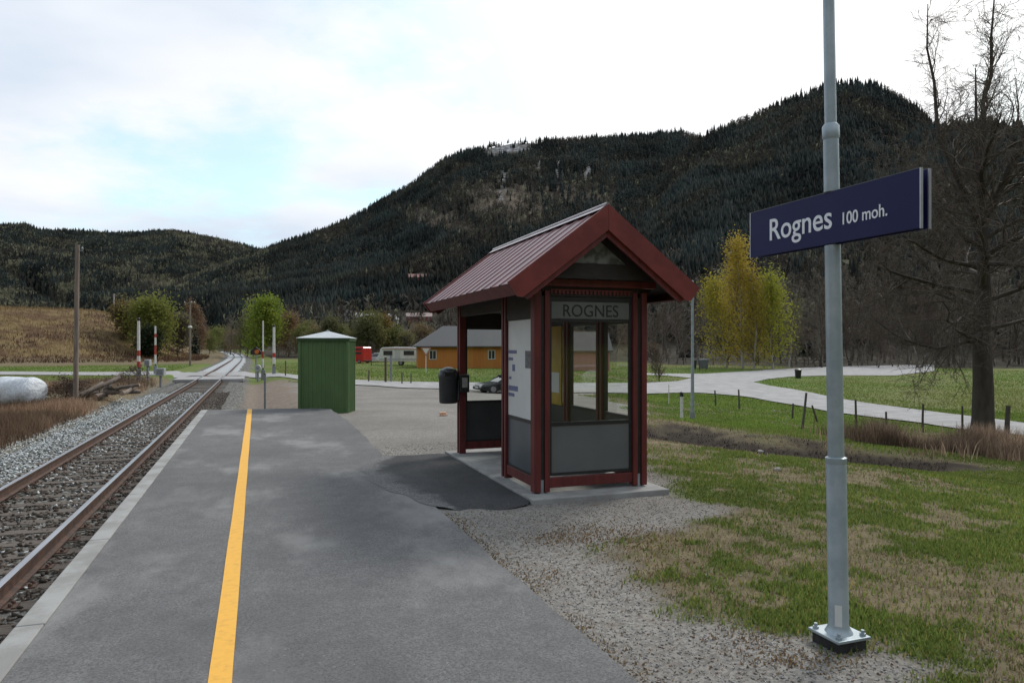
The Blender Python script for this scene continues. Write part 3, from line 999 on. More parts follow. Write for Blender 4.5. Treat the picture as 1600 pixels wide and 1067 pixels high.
P = []
for cx, cy, rx, ry_, k in ((930, 838, 120, 20, 1500), (1010, 850, 110, 24, 1100), (870, 845, 60, 12, 500), (1050, 900, 130, 50, 900), (1180, 1000, 90, 30, 500), (1250, 1040, 120, 20, 600), (860, 905, 40, 20, 260)):
    px = cx + rx * RNG.normal(0, .5, k); py = cy + ry_ * RNG.normal(0, .5, k)
    for a, b_ in zip(px, py): P.append(W(a, b_, -.03))
ey = RNG.uniform(2.4, 7.0, 1500)
ex = plat_right(ey) + np.abs(RNG.normal(0, .085, 1500)) + .015
kk = fbm(ey * 1.6, ey * 0 + 3, 51, 3) > .50
P = np.concatenate([np.array(P), np.stack([ex[kk], ey[kk]], -1)])
P = P[(RNG.random(len(P)) < .6) & (P[:, 0] > plat_right(P[:, 1]) + .01) & ~((P[:, 0] > 2.76) & (P[:, 0] < 4.5) & (P[:, 1] > 7.05))]
t = RNG.random((len(P), 1))
cd = np.array([[.13, .085, .05]]) * (1 - t) + np.array([[.33, .235, .13]]) * t
blades('leaf_litter', P[:, 0], P[:, 1], RNG.uniform(.008, .028, len(P)), RNG.uniform(.006, .018, len(P)), cd, 'brown dead leaves and moss scattered on the gravel and along the platform edge', lean=1.0, sink=.002)

# ------------------------------------------------------------------ waiting shelter
red = pm('barn_red_paint', (.145, .022, .02), (.095, .015, .014), 5, .55, bmp=.25, bscale=40, stretch=(3, 3, .4), dist=.004)
red_b = pm('red_bargeboard', (.20, .034, .028), (.145, .024, .021), 4, .5, bmp=.2, bscale=40, dist=.004)
darkw = pm('dark_stained_board', (.022, .018, .017), (.034, .026, .024), 8, .7, bmp=.3, bscale=30, stretch=(1, 1, 5))
blackm = pm('black_frame', (.016, .016, .017), (.024, .024, .025), 8, .45)
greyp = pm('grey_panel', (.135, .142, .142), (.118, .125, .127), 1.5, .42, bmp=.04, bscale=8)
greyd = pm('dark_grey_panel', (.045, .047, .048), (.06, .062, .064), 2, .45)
galv = pm('galvanised_steel', (.40, .46, .49), (.30, .36, .39), 5, .42, metal=.35, bmp=.05, bscale=14)
white = pm('white_sheet', (.70, .71, .69), (.62, .63, .62), 1.5, .5)
glass = glass_mat('window_glass')
glassd = pm('gable_glass_painted_reflection', (.26, .27, .27), (.12, .125, .12), 9, .2, lo=.42, hi=.6)  # mottled pale grey paints a reflection into the gable glass colour
roofm = pm('red_roof_sheet', (.175, .045, .05), (.115, .03, .034), 2.2, .36, bmp=.06, bscale=5, spec=.65, stretch=(1, 2.5, 1))
ridge_m = pm('ridge_cap_sky_sheen', (.36, .30, .31), (.26, .2, .21), 4, .25, metal=.5)  # metal cap with the bright sky reflection put into its pale colour

sh = thing('waiting_shelter', 'dark red wooden waiting shelter with pitched metal roof and glass sides', 'waiting shelter', (0, 0, 0))
X0, X1, Y0, Y1 = 2.94, 4.29, 7.40, 10.60
mb = MB(); mb.box(2.78, 4.48, 7.10, 10.88, -.25, .03); mb.build('concrete_base', conc, sh, bevel=.012)
ZB = .03


def post(ax, bx, y0, y1, ytop=2.30):
    """two red planks either side of a dark core, on a metal foot"""
    m = MB(); m.box(ax[0], ax[1], y0, y1, ZB + .015, ytop); m.box(bx[0], bx[1], y0 + .004, y1 - .004, ZB + .015, ytop)
    o = m.build('post', red, sh, bevel=.004)
    m = MB(); m.box(ax[1] + .001, bx[0] - .001, y0 + .025, y1 - .025, ZB + .15, ytop - .01); m.build('core', blackm, o)
    m = MB(); m.box(ax[1] + .006, bx[0] - .006, y0 + .03, y1 - .03, ZB, ZB + .149); m.build('foot', galv, o)
    return o


post((2.90, 2.98), (3.03, 3.09), 7.34, 7.46)
post((4.257, 4.326), (4.146, 4.205), 7.34, 7.46) if False else None
m = MB(); m.box(4.146, 4.205, 7.344, 7.456, ZB + .015, 2.3); m.box(4.257, 4.326, 7.34, 7.46, ZB + .015, 2.3)
pr = m.build('post', red, sh, bevel=.004)
m = MB(); m.box(4.206, 4.256, 7.365, 7.435, ZB + .15, 2.29); m.build('core', blackm, pr)
m = MB(); m.box(4.212, 4.25, 7.37, 7.43, ZB, ZB + .149); m.build('foot', galv, pr)


def side_post(x0, x1, yc, gap=.03, w=.055):
    m = MB(); m.box(x0, x1, yc - gap - w, yc - gap, ZB, 2.3); m.box(x0 + .004, x1 - .004, yc + gap, yc + gap + w, ZB, 2.3)
    o = m.build('post', red, sh, bevel=.004)
    m = MB(); m.box(x0 + .02, x1 - .02, yc - gap + .001, yc + gap - .001, ZB + .12, 2.29); m.build('core', blackm, o)
    return o


side_post(2.92, 3.02, 8.46)
side_post(2.92, 3.02, 10.58); side_post(4.22, 4.32, 10.58)
side_post(4.22, 4.32, 8.40); side_post(4.22, 4.32, 9.47)


def rail_box(name, x0, x1, y0, y1, z0, z1, mat, bv=.004):
    m = MB(); m.box(x0, x1, y0, y1, z0, z1)
    return m.build(name, mat, sh, bevel=bv)


# front (towards the camera)
rail_box('bottom_rail', 3.091, 4.145, 7.36, 7.43, .085, .195, red)
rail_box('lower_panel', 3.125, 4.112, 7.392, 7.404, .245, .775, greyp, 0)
fr = MB()
for a in ((3.091, 3.124), (4.113, 4.145)): fr.box(a[0], a[1], 7.38, 7.42, .215, 2.235)
for z0, z1 in ((.215, .244), (.776, .815), (1.955, 1.985), (2.182, 2.235)): fr.box(3.1245, 4.1125, 7.381, 7.419, z0, z1)
fr.build('window_frame', blackm, sh)
rail_box('window_pane', 3.125, 4.112, 7.397, 7.403, .816, 1.954, glass, 0)
npan = rail_box('name_panel', 3.125, 4.112, 7.388, 7.402, 1.986, 2.181, pm('name_panel_grey', (.155, .16, .15), (.13, .135, .13), 2, .5), 0)
Mt = Matrix(((1, 0, 0, 3.27), (0, 0, -1, 7.3855), (0, 1, 0, 2.012), (0, 0, 0, 1)))
to, wdt = text_obj('lettering', 'ROGNES', .195, blackm, npan, Mt, sx=1.0, ext=.0015)
to.data.transform(Matrix.Translation((-3.27, 0, 0))); to.data.transform(Matrix.Diagonal((.70 / wdt, 1, 1, 1))); to.data.transform(Matrix.Translation((3.27, 0, 0)))
fz = MB()
fz.box(3.0, 4.24, 7.365, 7.43, 2.24, 2.345)
fz.build('frieze_board', darkw, sh)
de = MB()
_pf = []
for k in range(21): _pf += [(3.10 + k * .049, 2.30), (3.10 + k * .049, 2.262), (3.10 + k * .049 + .027, 2.262), (3.10 + k * .049 + .027, 2.30)]
de.prism(_pf + [(4.14, 2.30), (4.14, 2.318), (3.10, 2.318)], 1, 7.352, 7.364)
de.build('frieze_moulding', red, sh)
rail_box('tie_beam', 2.80, 4.42, 7.30, 7.40, 2.346, 2.425, red)
rail_box('tie_beam', 2.80, 4.42, 10.56, 10.66, 2.346, 2.425, red)
rail_box('wall_plate', 2.91, 3.03, 7.41, 10.55, 2.301, 2.42, darkw)
rail_box('wall_plate', 4.21, 4.33, 7.41, 10.55, 2.301, 2.42, darkw)
rail_box('lintel', 2.935, 3.005, 7.47, 8.37, 1.99, 2.30, darkw, 0)
rail_box('lintel', 2.935, 3.005, 8.55, 10.49, 2.12, 2.30, darkw, 0)
for a, b_ in ((7.47, 8.31), (8.49, 9.38), (9.56, 10.49)):
    rail_box('lintel', 4.235, 4.305, a, b_, 1.99, 2.30, darkw, 0)
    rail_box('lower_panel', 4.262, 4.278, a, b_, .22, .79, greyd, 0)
    rail_box('bottom_rail', 4.24, 4.30, a, b_, .085, .19, red)
    f = MB()
    f.box(4.25, 4.29, a, b_, .791, .83); f.box(4.25, 4.29, a, b_, 1.95, 1.989)
    f.box(4.25, 4.29, a, a + .03, .831, 1.949); f.box(4.25, 4.29, b_ - .03, b_, .831, 1.949)
    f.build('window_frame', blackm, sh)
    rail_box('window_pane', 4.267, 4.273, a + .031, b_ - .031, .831, 1.949, glass, 0)
# left front bay with the white notice sheet
rail_box('bottom_rail', 2.935, 3.005, 7.47, 8.37, .085, .195, red)
rail_box('lower_panel', 2.955, 2.972, 7.49, 8.36, .225, .785, pm('blue_grey_panel', (.10, .12, .135), (.075, .09, .10), 1.4, .3), 0)
for z0, z1 in ((.196, .224), (.786, .825)):
    f = MB(); f.box(2.945, 2.995, 7.47, 8.37, z0, z1); f.build('panel_frame', blackm, sh)
nb = rail_box('notice_panel', 2.955, 2.985, 7.49, 8.36, .826, 1.985, white, 0)
nb['label'] = 'white notice sheet with blue marks and a grey card'
bl = pm('blue_print', (.10, .12, .26), (.16, .18, .30), 25, .5)
m = MB()
for (a, b_, z0, z1) in ((8.06, 8.34, 1.585, 1.625), (8.19, 8.34, 1.50, 1.535), (8.12, 8.21, 1.37, 1.45), (8.02, 8.34, 1.13, 1.19), (8.14, 8.34, 1.06, 1.10), (8.25, 8.33, 1.27, 1.30)):
    m = MB(); m.box(2.951, 2.9545, a, b_, z0, z1); m.build('printed_mark', bl, nb)
m = MB(); m.box(2.949, 2.9545, 7.58, 7.76, 1.42, 1.62); m.build('grey_card', pm('grey_card', (.16, .165, .17), (.1, .1, .105), 20, .6, lo=.45, hi=.55), nb)
# back wall
rail_box('bottom_rail', 3.03, 4.21, 10.55, 10.61, .085, .2, red)
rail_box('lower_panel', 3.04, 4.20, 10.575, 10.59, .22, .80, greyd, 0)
f = MB()
for z0, z1 in ((.201, .219), (.801, .83), (1.93, 1.96)): f.box(3.03, 4.21, 10.56, 10.605, z0, z1)
f.box(3.03, 3.06, 10.561, 10.604, .8301, 1.9299); f.box(4.18, 4.21, 10.561, 10.604, .8301, 1.9299)
f.build('window_frame', blackm, sh)
rail_box('window_pane', 3.061, 4.179, 10.577, 10.583, .8305, 1.9295, glass, 0)
rail_box('lintel', 3.03, 4.21, 10.56, 10.60, 1.961, 2.18, darkw, 0)
rail_box('frieze_strip', 3.04, 4.20, 10.57, 10.59, 2.181, 2.20, galv, 0)
# yellow framed timetable on the far right bay, bench along the right side
pb = rail_box('timetable_board', 4.215, 4.245, 9.60, 10.40, .80, 1.97, pm('yellow_board', (.50, .33, .03), (.42, .27, .03), 5, .5), .004)
pb['label'] = 'yellow timetable board on the glass'
m = MB(); m.box(4.21, 4.2145, 9.66, 10.34, .98, 1.28); m.build('paper_sheet', white, pb)
m = MB()
for k in range(3): m.box(3.92 + k * .10, 4.01 + k * .10, 8.56, 10.46, .47, .505)
be = m.build('bench_seat', darkw, sh, bevel=.004)
m = MB()
for yb in (8.7, 9.5, 10.3): m.box(3.95, 4.2, yb, yb + .05, .03, .469)
m.build('bench_support', blackm, sh)

# roof
XR, ZR, HW, DZ = 3.62, 3.20, 1.135, .86
YF, YBK = 7.0, 10.95
SL = math.hypot(HW, DZ); ANG = math.atan2(DZ, HW)


def slope_frame(sgn):
    """local: u along Y, v down the slope from the ridge, w out of the roof"""
    dn = Vector((sgn * math.cos(ANG), 0, -math.sin(ANG))); up = Vector((sgn * math.sin(ANG), 0, math.cos(ANG)))
    return Matrix(((0, dn.x, up.x, XR), (1, dn.y, up.y, 0), (0, dn.z, up.z, ZR), (0, 0, 0, 1)))


for sgn in (-1, 1):
    M = slope_frame(sgn)
    prof = []
    u = YF - .02
    while u < YBK:
        prof += [(u, .0), (u + .26, .0), (u + .275, .011), (u + .305, .011), (u + .32, 0)]; u += .32
    prof = [(min(a, YBK), b_) for a, b_ in prof]
    vs = []
    for v in (.0, SL * .5, SL + .02):
        for a, b_ in prof: vs.append(M @ Vector((a, v, b_)))
    n_ = len(prof)
    m = MB()
    fs = [(r_ * n_ + k, r_ * n_ + k + 1, (r_ + 1) * n_ + k + 1, (r_ + 1) * n_ + k) for r_ in range(2) for k in range(n_ - 1)]
    m.add(vs, fs)
    m.build('roof_sheet', roofm, sh)
    m = MB(); m.box(YF, YBK - .02, .0, SL - .01, -.05, -.012, M); m.build('roof_boarding', darkw, sh)
    # bargeboards at both gables, eave fascia
    for yy0, yy1 in ((YF - .045, YF - .012), (YBK - .005, YBK + .028)):
        m = MB()
        sl = math.tan(ANG) * .205
        a0 = 0; dep = .205
        vv = [(0, .02), (SL + .02, .02), (SL + .02, -dep), (math.tan(ANG) * (dep + .02), -dep)] if False else None
        # vertical mitre at the ridge
        t = math.tan(ANG)
        poly = [(t * -.02, .02), (SL + .025, .02), (SL + .025, -dep * .8), (SL - .02, -dep), (t * dep, -dep)]
        vs = [M @ Vector((q, p[0], p[1])) for q in (yy0, yy1) for p in poly]
        # clip points beyond the ridge plane
        vs = [Vector((XR + max(0.0015, sgn * (v.x - XR)) * sgn, v.y, v.z)) for v in vs]
        k5 = len(poly)
        m.add(vs, [tuple(range(k5)), tuple(range(2 * k5 - 1, k5 - 1, -1))] + [(k, k5 + k, k5 + (k + 1) % k5, (k + 1) % k5) for k in range(k5)])
        m.build('bargeboard', red_b, sh)
        m = MB()
        dep2 = .262
        q0, q1 = (yy1 + .002, yy1 + .03) if yy0 < 8 else (yy0 - .03, yy0 - .002)
        poly = [(t * .06, -.06), (SL - .01, -.06), (SL - .06, -dep2), (t * dep2, -dep2)]
        vs = [M @ Vector((q, p[0], p[1])) for q in (q0, q1) for p in poly]
        vs = [Vector((XR + max(0.0015, sgn * (v.x - XR)) * sgn, v.y, v.z)) for v in vs]
        m.add(vs, [tuple(range(4)), tuple(range(7, 3, -1))] + [(k, 4 + k, 4 + (k + 1) % 4, (k + 1) % 4) for k in range(4)])
        m.build('inner_bargeboard', red, sh)
    m = MB(); m.box(YF + .02, YBK - .06, SL - .005, SL + .018, -.15, -.006, M); m.build('eave_fascia', red, sh, bevel=.003)
    for yr in np.arange(7.6, 10.8, .55):
        pass
m = MB()
for sgn in (-1, 1):
    m.box(YF - .03, YBK + .01, -.0, .09, .024, .030, slope_frame(sgn))
m.tube([(XR, YF - .03, ZR + .032), (XR, YBK + .01, ZR + .032)], .022, 10)
m.build('ridge_cap', ridge_m, sh)
# rafters showing under the roof
for sgn in (-1, 1):
    for yr in np.arange(7.75, 10.6, .7):
        m = MB(); m.box(yr, yr + .06, .03, SL - .12, -.16, -.051, slope_frame(sgn)); m.build('rafter', darkw, sh)
# gable board with its glazed triangle
for yg, nm in ((7.20, 'front'), (10.62, 'back')):
    zt = ZR - .10
    hb = (zt - 2.425) / math.tan(ANG)
    tri_o = [(XR - hb, 2.426), (XR + hb, 2.426), (XR, zt)]
    zi0, zi1 = 2.60, 2.87
    hi_ = (zi1 - zi0) / math.tan(ANG)
    tri_i = [(XR - hi_, zi0), (XR + hi_, zi0), (XR, zi1)]
    m = MB()
    vs = [(p[0], q, p[1]) for q in (yg, yg + .03) for p in tri_o + tri_i]
    fs = []
    for k in range(3):
        k2 = (k + 1) % 3
        fs += [(k, k2, 3 + k2, 3 + k), (6 + k2, 6 + k, 9 + k, 9 + k2), (k2, k, 6 + k, 6 + k2), (3 + k, 3 + k2, 9 + k2, 9 + k)]
    m.add(vs, fs); m.build('gable_board', darkw, sh)
    m = MB(); m.prism([(XR - hi_, zi0), (XR + hi_, zi0), (XR, zi1)], 1, yg + .012, yg + .016)
    m.build('gable_pane', glassd, sh)

# litter bin hanging on the shelter post, call box
lb = thing('litter_bin', 'dark grey litter bin with domed lid hung on the shelter corner post', 'litter bin', (2.765, 10.58, .80))
dgrey = pm('dark_grey_plastic', (.05, .053, .057), (.038, .04, .043), 6, .5, bmp=.05, bscale=20)
m = MB(); m.lathe([(.125, 0), (.14, .02), (.148, .38), (.15, .385)], 24); m.build('bin_body', dgrey, lb, smooth=True)
m = MB(); m.lathe([(.156, .386), (.158, .41), (.15, .46), (.12, .51), (.06, .545), (.01, .555)], 24); ld = m.build('lid', pm('bin_lid', (.035, .04, .05), (.05, .055, .065), 6, .35), lb, smooth=True)
m = MB(); m.cbox((-.02, -.135, .455), (.16, .05, .07)); m.build('opening', blackm, ld, bevel=.01)
m = MB(); m.cbox((-.13, -.10, .50), (.07, .05, .035)); m.build('ashtray', galv, ld, bevel=.006)
m = MB(); m.cbox((.147, 0, .2), (.014, .07, .3)); m.build('bracket', galv, lb)
cb = thing('call_box', 'small dark box with pale front on the shelter corner post', 'call box', (2.975, 10.475, .98))
m = MB(); m.cbox((0, -.03, .125), (.15, .08, .27)); m.build('housing', blackm, cb, bevel=.01)
m = MB(); m.cbox((0, -.073, .14), (.085, .005, .15)); m.build('face_plate', pm('pale_plate', (.42, .42, .42), (.3, .3, .3), 30, .4), cb)

# ------------------------------------------------------------------ station name sign on its pole
sg = thing('station_sign', 'tall galvanised pole carrying a dark blue station name board', 'station sign', (3.09, 3.15, 0))
m = MB(); m.box(-.10, .10, -.10, .10, -.3, .052); m.build('footing', pm('dark_footing', (.018, .018, .019), (.035, .034, .033), 14, .8, bmp=.4, bscale=40), sg, bevel=.008)
m = MB(); m.box(-.115, .115, -.115, .115, .053, .07); m.build('base_plate', galv, sg, bevel=.004)
for a in (-.085, .085):
    for b_ in (-.085, .085):
        m = MB(); m.lathe([(.017, .0701), (.017, .083), (.010, .0835), (.010, .10)], 6, (a, b_)); m.build('bolt', galv, sg)
LX, LY = -.941 * .0160, .338 * .0160


def lp(z): return (LX * z, LY * z, z)


m = MB(); m.tube([lp(.0705), lp(.085), lp(.11), lp(1.02), lp(1.045)], [.075, .066, .054, .054, .047], 28); pl = m.build('pole', galv, sg, smooth=True)
m = MB(); m.tube([lp(1.0455), lp(2.244), lp(2.2445), lp(2.5445), lp(2.545), lp(2.86), lp(2.905), lp(2.925)], [.0435, .0425, .0195, .0195, .0415, .041, .041, .034], 24); m.build('pole', galv, sg, smooth=True)
m = MB(); m.tube([lp(2.9255), lp(6.3)], [.0315, .026], 20); m.build('pole', galv, sg, smooth=True)
m = MB(); m.tube([lp(1.018), lp(1.03), lp(1.05), lp(1.056)], [.0545, .0575, .0575, .046], 28); m.build('collar', galv, sg, smooth=True)
m = MB(); m.tube([lp(2.84), lp(2.85), lp(2.915), lp(2.93)], [.0415, .0455, .0455, .033], 28); m.build('collar', galv, sg, smooth=True)
m = MB()
for k in range(5):
    a0 = R(205 + k * 8); a1 = R(205 + (k + 1) * 8); rr_ = .0550
    m.add([(rr_ * math.cos(a0) + LX * .15, rr_ * math.sin(a0), .115), (rr_ * math.cos(a1) + LX * .15, rr_ * math.sin(a1), .115), (rr_ * math.cos(a1) + LX * .22, rr_ * math.sin(a1), .235), (rr_ * math.cos(a0) + LX * .22, rr_ * math.sin(a0), .235)], [(0, 1, 2, 3)])
m.build('sticker', white, sg)
navy = pm('navy_sign_face', (.011, .012, .066), (.014, .015, .078), 1.5, .5, spec=.25)
alum = pm('aluminium', (.46, .46, .49), (.38, .38, .4), 8, .35, metal=.4)
wtxt = pm('white_lettering', (.84, .86, .9), (.8, .82, .86), 9, .5)
BX = 3.022 - 3.09
for x0, x1, side in ((BX, BX + .010, -1), (BX + .054, BX + .064, 1)):
    m = MB(); m.box(x0, x1, 2.573 - 3.15, 3.824 - 3.15, 2.249, 2.539); sb = m.build('sign_board', navy, sg, bevel=.002)
    for yy_ in (2.5655 - 3.15, 3.8245 - 3.15):
        m = MB(); m.box(x0 - .002, x1 + .003, yy_, yy_ + .007, 2.247, 2.541); m.build('edge_trim', alum, sb)
    m = MB(); m.box(x0 - .001, x1 + .002, 2.573 - 3.15, 3.824 - 3.15, 2.5395, 2.543); m.build('edge_trim', pm('dull_aluminium', (.12, .12, .14), (.09, .09, .1), 8, .4), sb)
    if side < 0:
        for s, ys_, wid, cap, bz in (('Rognes', 3.640, .51, .132, 2.337), ('100 moh.', 3.052, .292, .0665, 2.342)):
            Mt = Matrix(((0, 0, -1, x0 - .0015), (-1, 0, 0, 0), (0, 1, 0, 0), (0, 0, 0, 1)))
            o, wd = text_obj('lettering', s, cap / .70, wtxt, sb, Matrix.Identity(4), ext=.001, offset=.0014 if cap > .1 else .0008)
            o.data.transform(Matrix.Diagonal((wid / wd, 1, 1, 1)))
            o.data.transform(Matrix(((0, 0, -1, x0 - .0015), (-1, 0, 0, ys_ - 3.15), (0, 1, 0, bz), (0, 0, 0, 1))))
for z in (2.31, 2.47):
    m = MB(); m.box(BX + .011, BX + .053, -.045, .05, z - .02, z + .02); m.build('clamp', galv, sg)

# ------------------------------------------------------------------ green equipment shed
gx, gy = D(512, 19.75)
GZ = -.22
gs = thing('equipment_shed', 'small green ribbed metal equipment shed with pale hipped roof', 'equipment shed', (gx, gy, GZ), -YAW + R(5))
green_m = pm('green_steel', (.088, .165, .06), (.074, .142, .05), 2.5, .5, bmp=.03, bscale=8)
gd = pm('dark_green_trim', (.03, .085, .024), (.022, .06, .018), 5, .5)
w2 = .635; ht = 2.02
m = MB()
def ribs(n_, half):
    pr_ = []
    st = 2 * half / n_
    for k in range(n_):
        a = -half + k * st
        pr_ += [(a, 0), (a + st * .62, 0), (a + st * .70, -.022), (a + st * .92, -.022)]
    return pr_ + [(half, 0)]
for s in range(4):
    Mr = Matrix.Rotation(s * PI / 2, 4, 'Z')
    pr_ = ribs(11, w2)
    vs = []
    for z in (0, ht):
        for a, b_ in pr_: vs.append(Mr @ Vector((a, -w2 + b_ + .0, z)))
    k_ = len(pr_)
    m.add(vs, [(k, k + 1, k_ + k + 1, k_ + k) for k in range(k_ - 1)])
m.build('wall', green_m, gs)
m = MB()
for a in (-1, 1):
    for b_ in (-1, 1): m.box(a * w2 - .035, a * w2 + .035, b_ * w2 - .035, b_ * w2 + .035, -.05, ht)
m.build('corner_trim', green_m, gs, bevel=.004)
m = MB(); e = w2 + .055
m.box(-e, e, -e, e, ht + .001, ht + .075); m.build('eave_band', gd, gs, bevel=.005)
m = MB(); e2 = e + .02
m.add([(-e2, -e2, ht + .076), (e2, -e2, ht + .076), (e2, e2, ht + .076), (-e2, e2, ht + .076), (-e2, -e2, ht + .09), (e2, -e2, ht + .09), (e2, e2, ht + .09), (-e2, e2, ht + .09), (0, 0, ht + .285)],
      [(0, 3, 2, 1), (0, 1, 5, 4), (1, 2, 6, 5), (2, 3, 7, 6), (3, 0, 4, 7), (4, 5, 8), (5, 6, 8), (6, 7, 8), (7, 4, 8)])
m.build('roof', pm('pale_roof_steel', (.52, .55, .57), (.44, .47, .49), 3, .45), gs)
m = MB(); m.lathe([(.06, ht + .262), (.06, ht + .29), (.01, ht + .305)], 12); m.build('roof_cap', galv, gs)

# ------------------------------------------------------------------ level crossing
whp = pm('white_paint', (.72, .71, .68), (.6, .59, .56), 8, .5)
rdp = pm('red_paint', (.45, .05, .03), (.36, .04, .025), 8, .5)
gpost = pm('grey_post', (.26, .28, .30), (.2, .215, .23), 6, .5, metal=.2)


def barrier(px, ybase, zc, h, label, bands, r0=.06, cap=None):
    x, y = D(px, zc); z = gz(x, y)
    t = thing('crossing_barrier', label, 'barrier', (x, y, z), 0, 'raised barriers of the level crossing')
    m = MB(); m.box(-.14, .14, -.12, .12, -.1, .75); m.build('machine_box', gpost, t, bevel=.02)
    m = MB(); m.lathe([(.05, .7501), (.05, .95)], 12); m.build('hinge', blackm, t)
    a = MB(); b_ = MB()
    z0 = .9
    for k, (fr_, col) in enumerate(bands):
        z1 = z0 + fr_ * (h - .9)
        (a if col == 'w' else b_).tube([(0, -.12, z0), (0, -.12, z1)], [r0 * (1 - .25 * (z0 / h)), r0 * (1 - .25 * (z1 / h))], 10)
        z0 = z1
    arm = a.build('barrier_arm', whp, t, smooth=True)
    b_.build('red_band', rdp, arm, smooth=True)
    if cap:
        m = MB(); m.lathe([(.05, h), (.10, h + .05), (.10, h + .17), (.05, h + .22)], 12, (0, -.12)); m.build('tip', blackm, arm)
    m = MB(); m.cbox((0, .28, 1.0), (.2, .4, .2)); m.build('counterweight', blackm, t, bevel=.02)
    return t


barrier(217, 592, 48, 4.0, 'raised barrier arm, mostly white with a black tip, left of the track', [(.12, 'r'), (.12, 'w'), (.12, 'r'), (.64, 'w')], .115, True)
barrier(243, 578, 60, 4.1, 'raised barrier arm with alternating red and cream bands, left of the track', [(.25, 'w'), (.25, 'r'), (.2, 'w'), (.1, 'r'), (.2, 'w')], .09)
barrier(428, 583, 60, 4.0, 'raised thick white barrier arm with a black tip, right of the track', [(.18, 'w'), (.12, 'r'), (.70, 'w')], .13, True)
barrier(411, 590, 53, 4.4, 'raised slim white barrier arm with a red base, right of the track', [(.2, 'w'), (.15, 'r'), (.65, 'w')], .065)


def small_box(px, zc, htop, w, h, label, round_=False):
    x, y = D(px, zc); z = gz(x, y)
    t = thing('control_box', label, 'control box', (x, y, z), -YAW)
    m = MB(); m.box(-.06, .06, -.06, .06, -.1, htop - h); m.build('post', gpost, t)
    m = MB()
    if round_:
        m.tube([(0, -.12, htop - h / 2), (0, .1, htop - h / 2)], w / 2, 16)
    else:
        m.cbox((0, 0, htop - h / 2), (w, .3, h))
    b_ = m.build('housing', pm('pale_grey_box', (.42, .44, .44), (.33, .35, .35), 5, .5), t, bevel=.02)
    m = MB(); m.cbox((0, -.16, htop - h / 2), (w * .7, .012, h * .6)) if not round_ else m.cbox((0, -.13, htop - h / 2), (w * .4, .012, h * .4))
    m.build('cover', gpost, b_)


small_box(231, 47, 1.42, .36, .42, 'narrow pale box on a dark post left of the track, beside the white barrier')
small_box(251, 46, 1.25, .56, .5, 'wider grey box on a post, nearest the track on its left side')
small_box(403, 52, 1.2, .5, .42, 'pale round box on a post right of the track by the slim barrier', True)
# warning light with an orange shade
x, y = D(400, 56); z = gz(x, y)
t = thing('warning_light', 'crossing warning light with an orange head right of the track', 'warning light', (x, y, z), -YAW)
m = MB(); m.tube([(0, 0, -.1), (0, 0, 2.3)], .05, 10); m.build('post', gpost, t)
m = MB(); m.prism([(-.42, 1.95), (.42, 1.95), (.42, 2.2), (0, 2.6), (-.42, 2.2)], 1, -.05, .05); m.build('backboard', blackm, t)
m = MB(); m.tube([(.1, -.16, 2.18), (.1, -.051, 2.18)], .17, 14); m.build('lamp', pm('orange_lens', (.55, .16, .03), (.5, .12, .03), 5, .3), t)
# slim steel post at the end of the platform
x, y = D(414, 21.2); z = gz(x, y)
t = thing('marker_post', 'slim grey steel post standing at the far end of the platform', 'post', (x, y, z), -YAW)
m = MB(); m.tube([(0, 0, -.1), (0, 0, 1.62)], .033, 12); m.build('pole', gpost, t, smooth=True)
m = MB(); m.tube([(0, 0, 1.62), (0, 0, 1.64)], .038, 12); m.build('cap', blackm, t)

# ------------------------------------------------------------------ utility poles and wires
polew = pm('weathered_pole', (.27, .22, .185), (.18, .145, .12), 3, .9, bmp=.4, bscale=20, stretch=(4, 4, .3))


def upole(px, zc, h, r, label, arm=False, lamp=False, lean=0, zbase=None, mat=None):
    x, y = D(px, zc); z = gz(x, y) if zbase is None else zbase
    t = thing('utility_pole', label, 'utility pole', (x, y, z), -YAW)
    t.rotation_euler.y = lean
    m = MB(); m.tube([(0, 0, -.3), (0, 0, h * .5), (0, 0, h)], [r, r * .9, r * .78], 14); m.build('pole', mat or polew, t, smooth=True)
    m = MB()
    if arm:
        m.cbox((0, -r, h - .25), (1.5, .1, .12)); m.build('crossarm', polew, t)
        m = MB()
        for a in (-.65, 0.25, .65): m.lathe([(.045, h - .19), (.06, h - .12), (.03, h - .03)], 8, (a, -r))
        m.build('insulator', whp, t)
    else:
        m.cbox((r + .06, 0, h - .25), (.12, .05, .05)); m.lathe([(.04, h - .22), (.055, h - .16), (.025, h - .08)], 8, (r + .1, 0)); m.build('insulator', gpost, t)
    if lamp:
        m = MB(); m.lathe([(.26, h * .585), (.28, h * .60), (.16, h * .615)], 14, (0, 0)); m.build('collar', whp, t)
    return t


upole(118, 31.5, 7.0, .112, 'tall weathered wooden utility pole beside the brushwood left of the track', lean=R(.7))
upole(178, 165, 5.6, .42 * .45, 'short pale utility pole on top of the dry bank', mat=pm('pale_pole', (.46, .42, .38), (.36, .33, .29), 3, .8))
upole(297, 95, 8.6, .14, 'wooden utility pole with a crossarm and a pale collar past the crossing', arm=True, lamp=True)
upole(1600 + 60, 60, 9, .13, 'utility pole') if False else None
x, y = D(118, 31.5); pt = Vector((x + .05, y, gz(x, y) + 6.75))
x2, y2 = D(178, 165); pt2 = Vector((x2, y2, gz(x2, y2) + 5.3))
x3, y3 = D(-420, 26)
m = MB()
def wire(a, b_, sag, r):
    pts = []
    for k in range(17):
        q = k / 16
        p = a.lerp(b_, q); p.z -= sag * 4 * q * (1 - q); pts.append(p)
    m.tube(pts, r, 5)
wire(Vector((x3, y3, 6.3)), pt, .35, .008); wire(Vector((x3, y3, 5.9)), pt - Vector((0, 0, .25)), .4, .008); wire(pt, pt2, 1.2, .008)
tag(m.build('power_line', blackm), 'thin overhead wires running to the weathered wooden pole', 'power line')

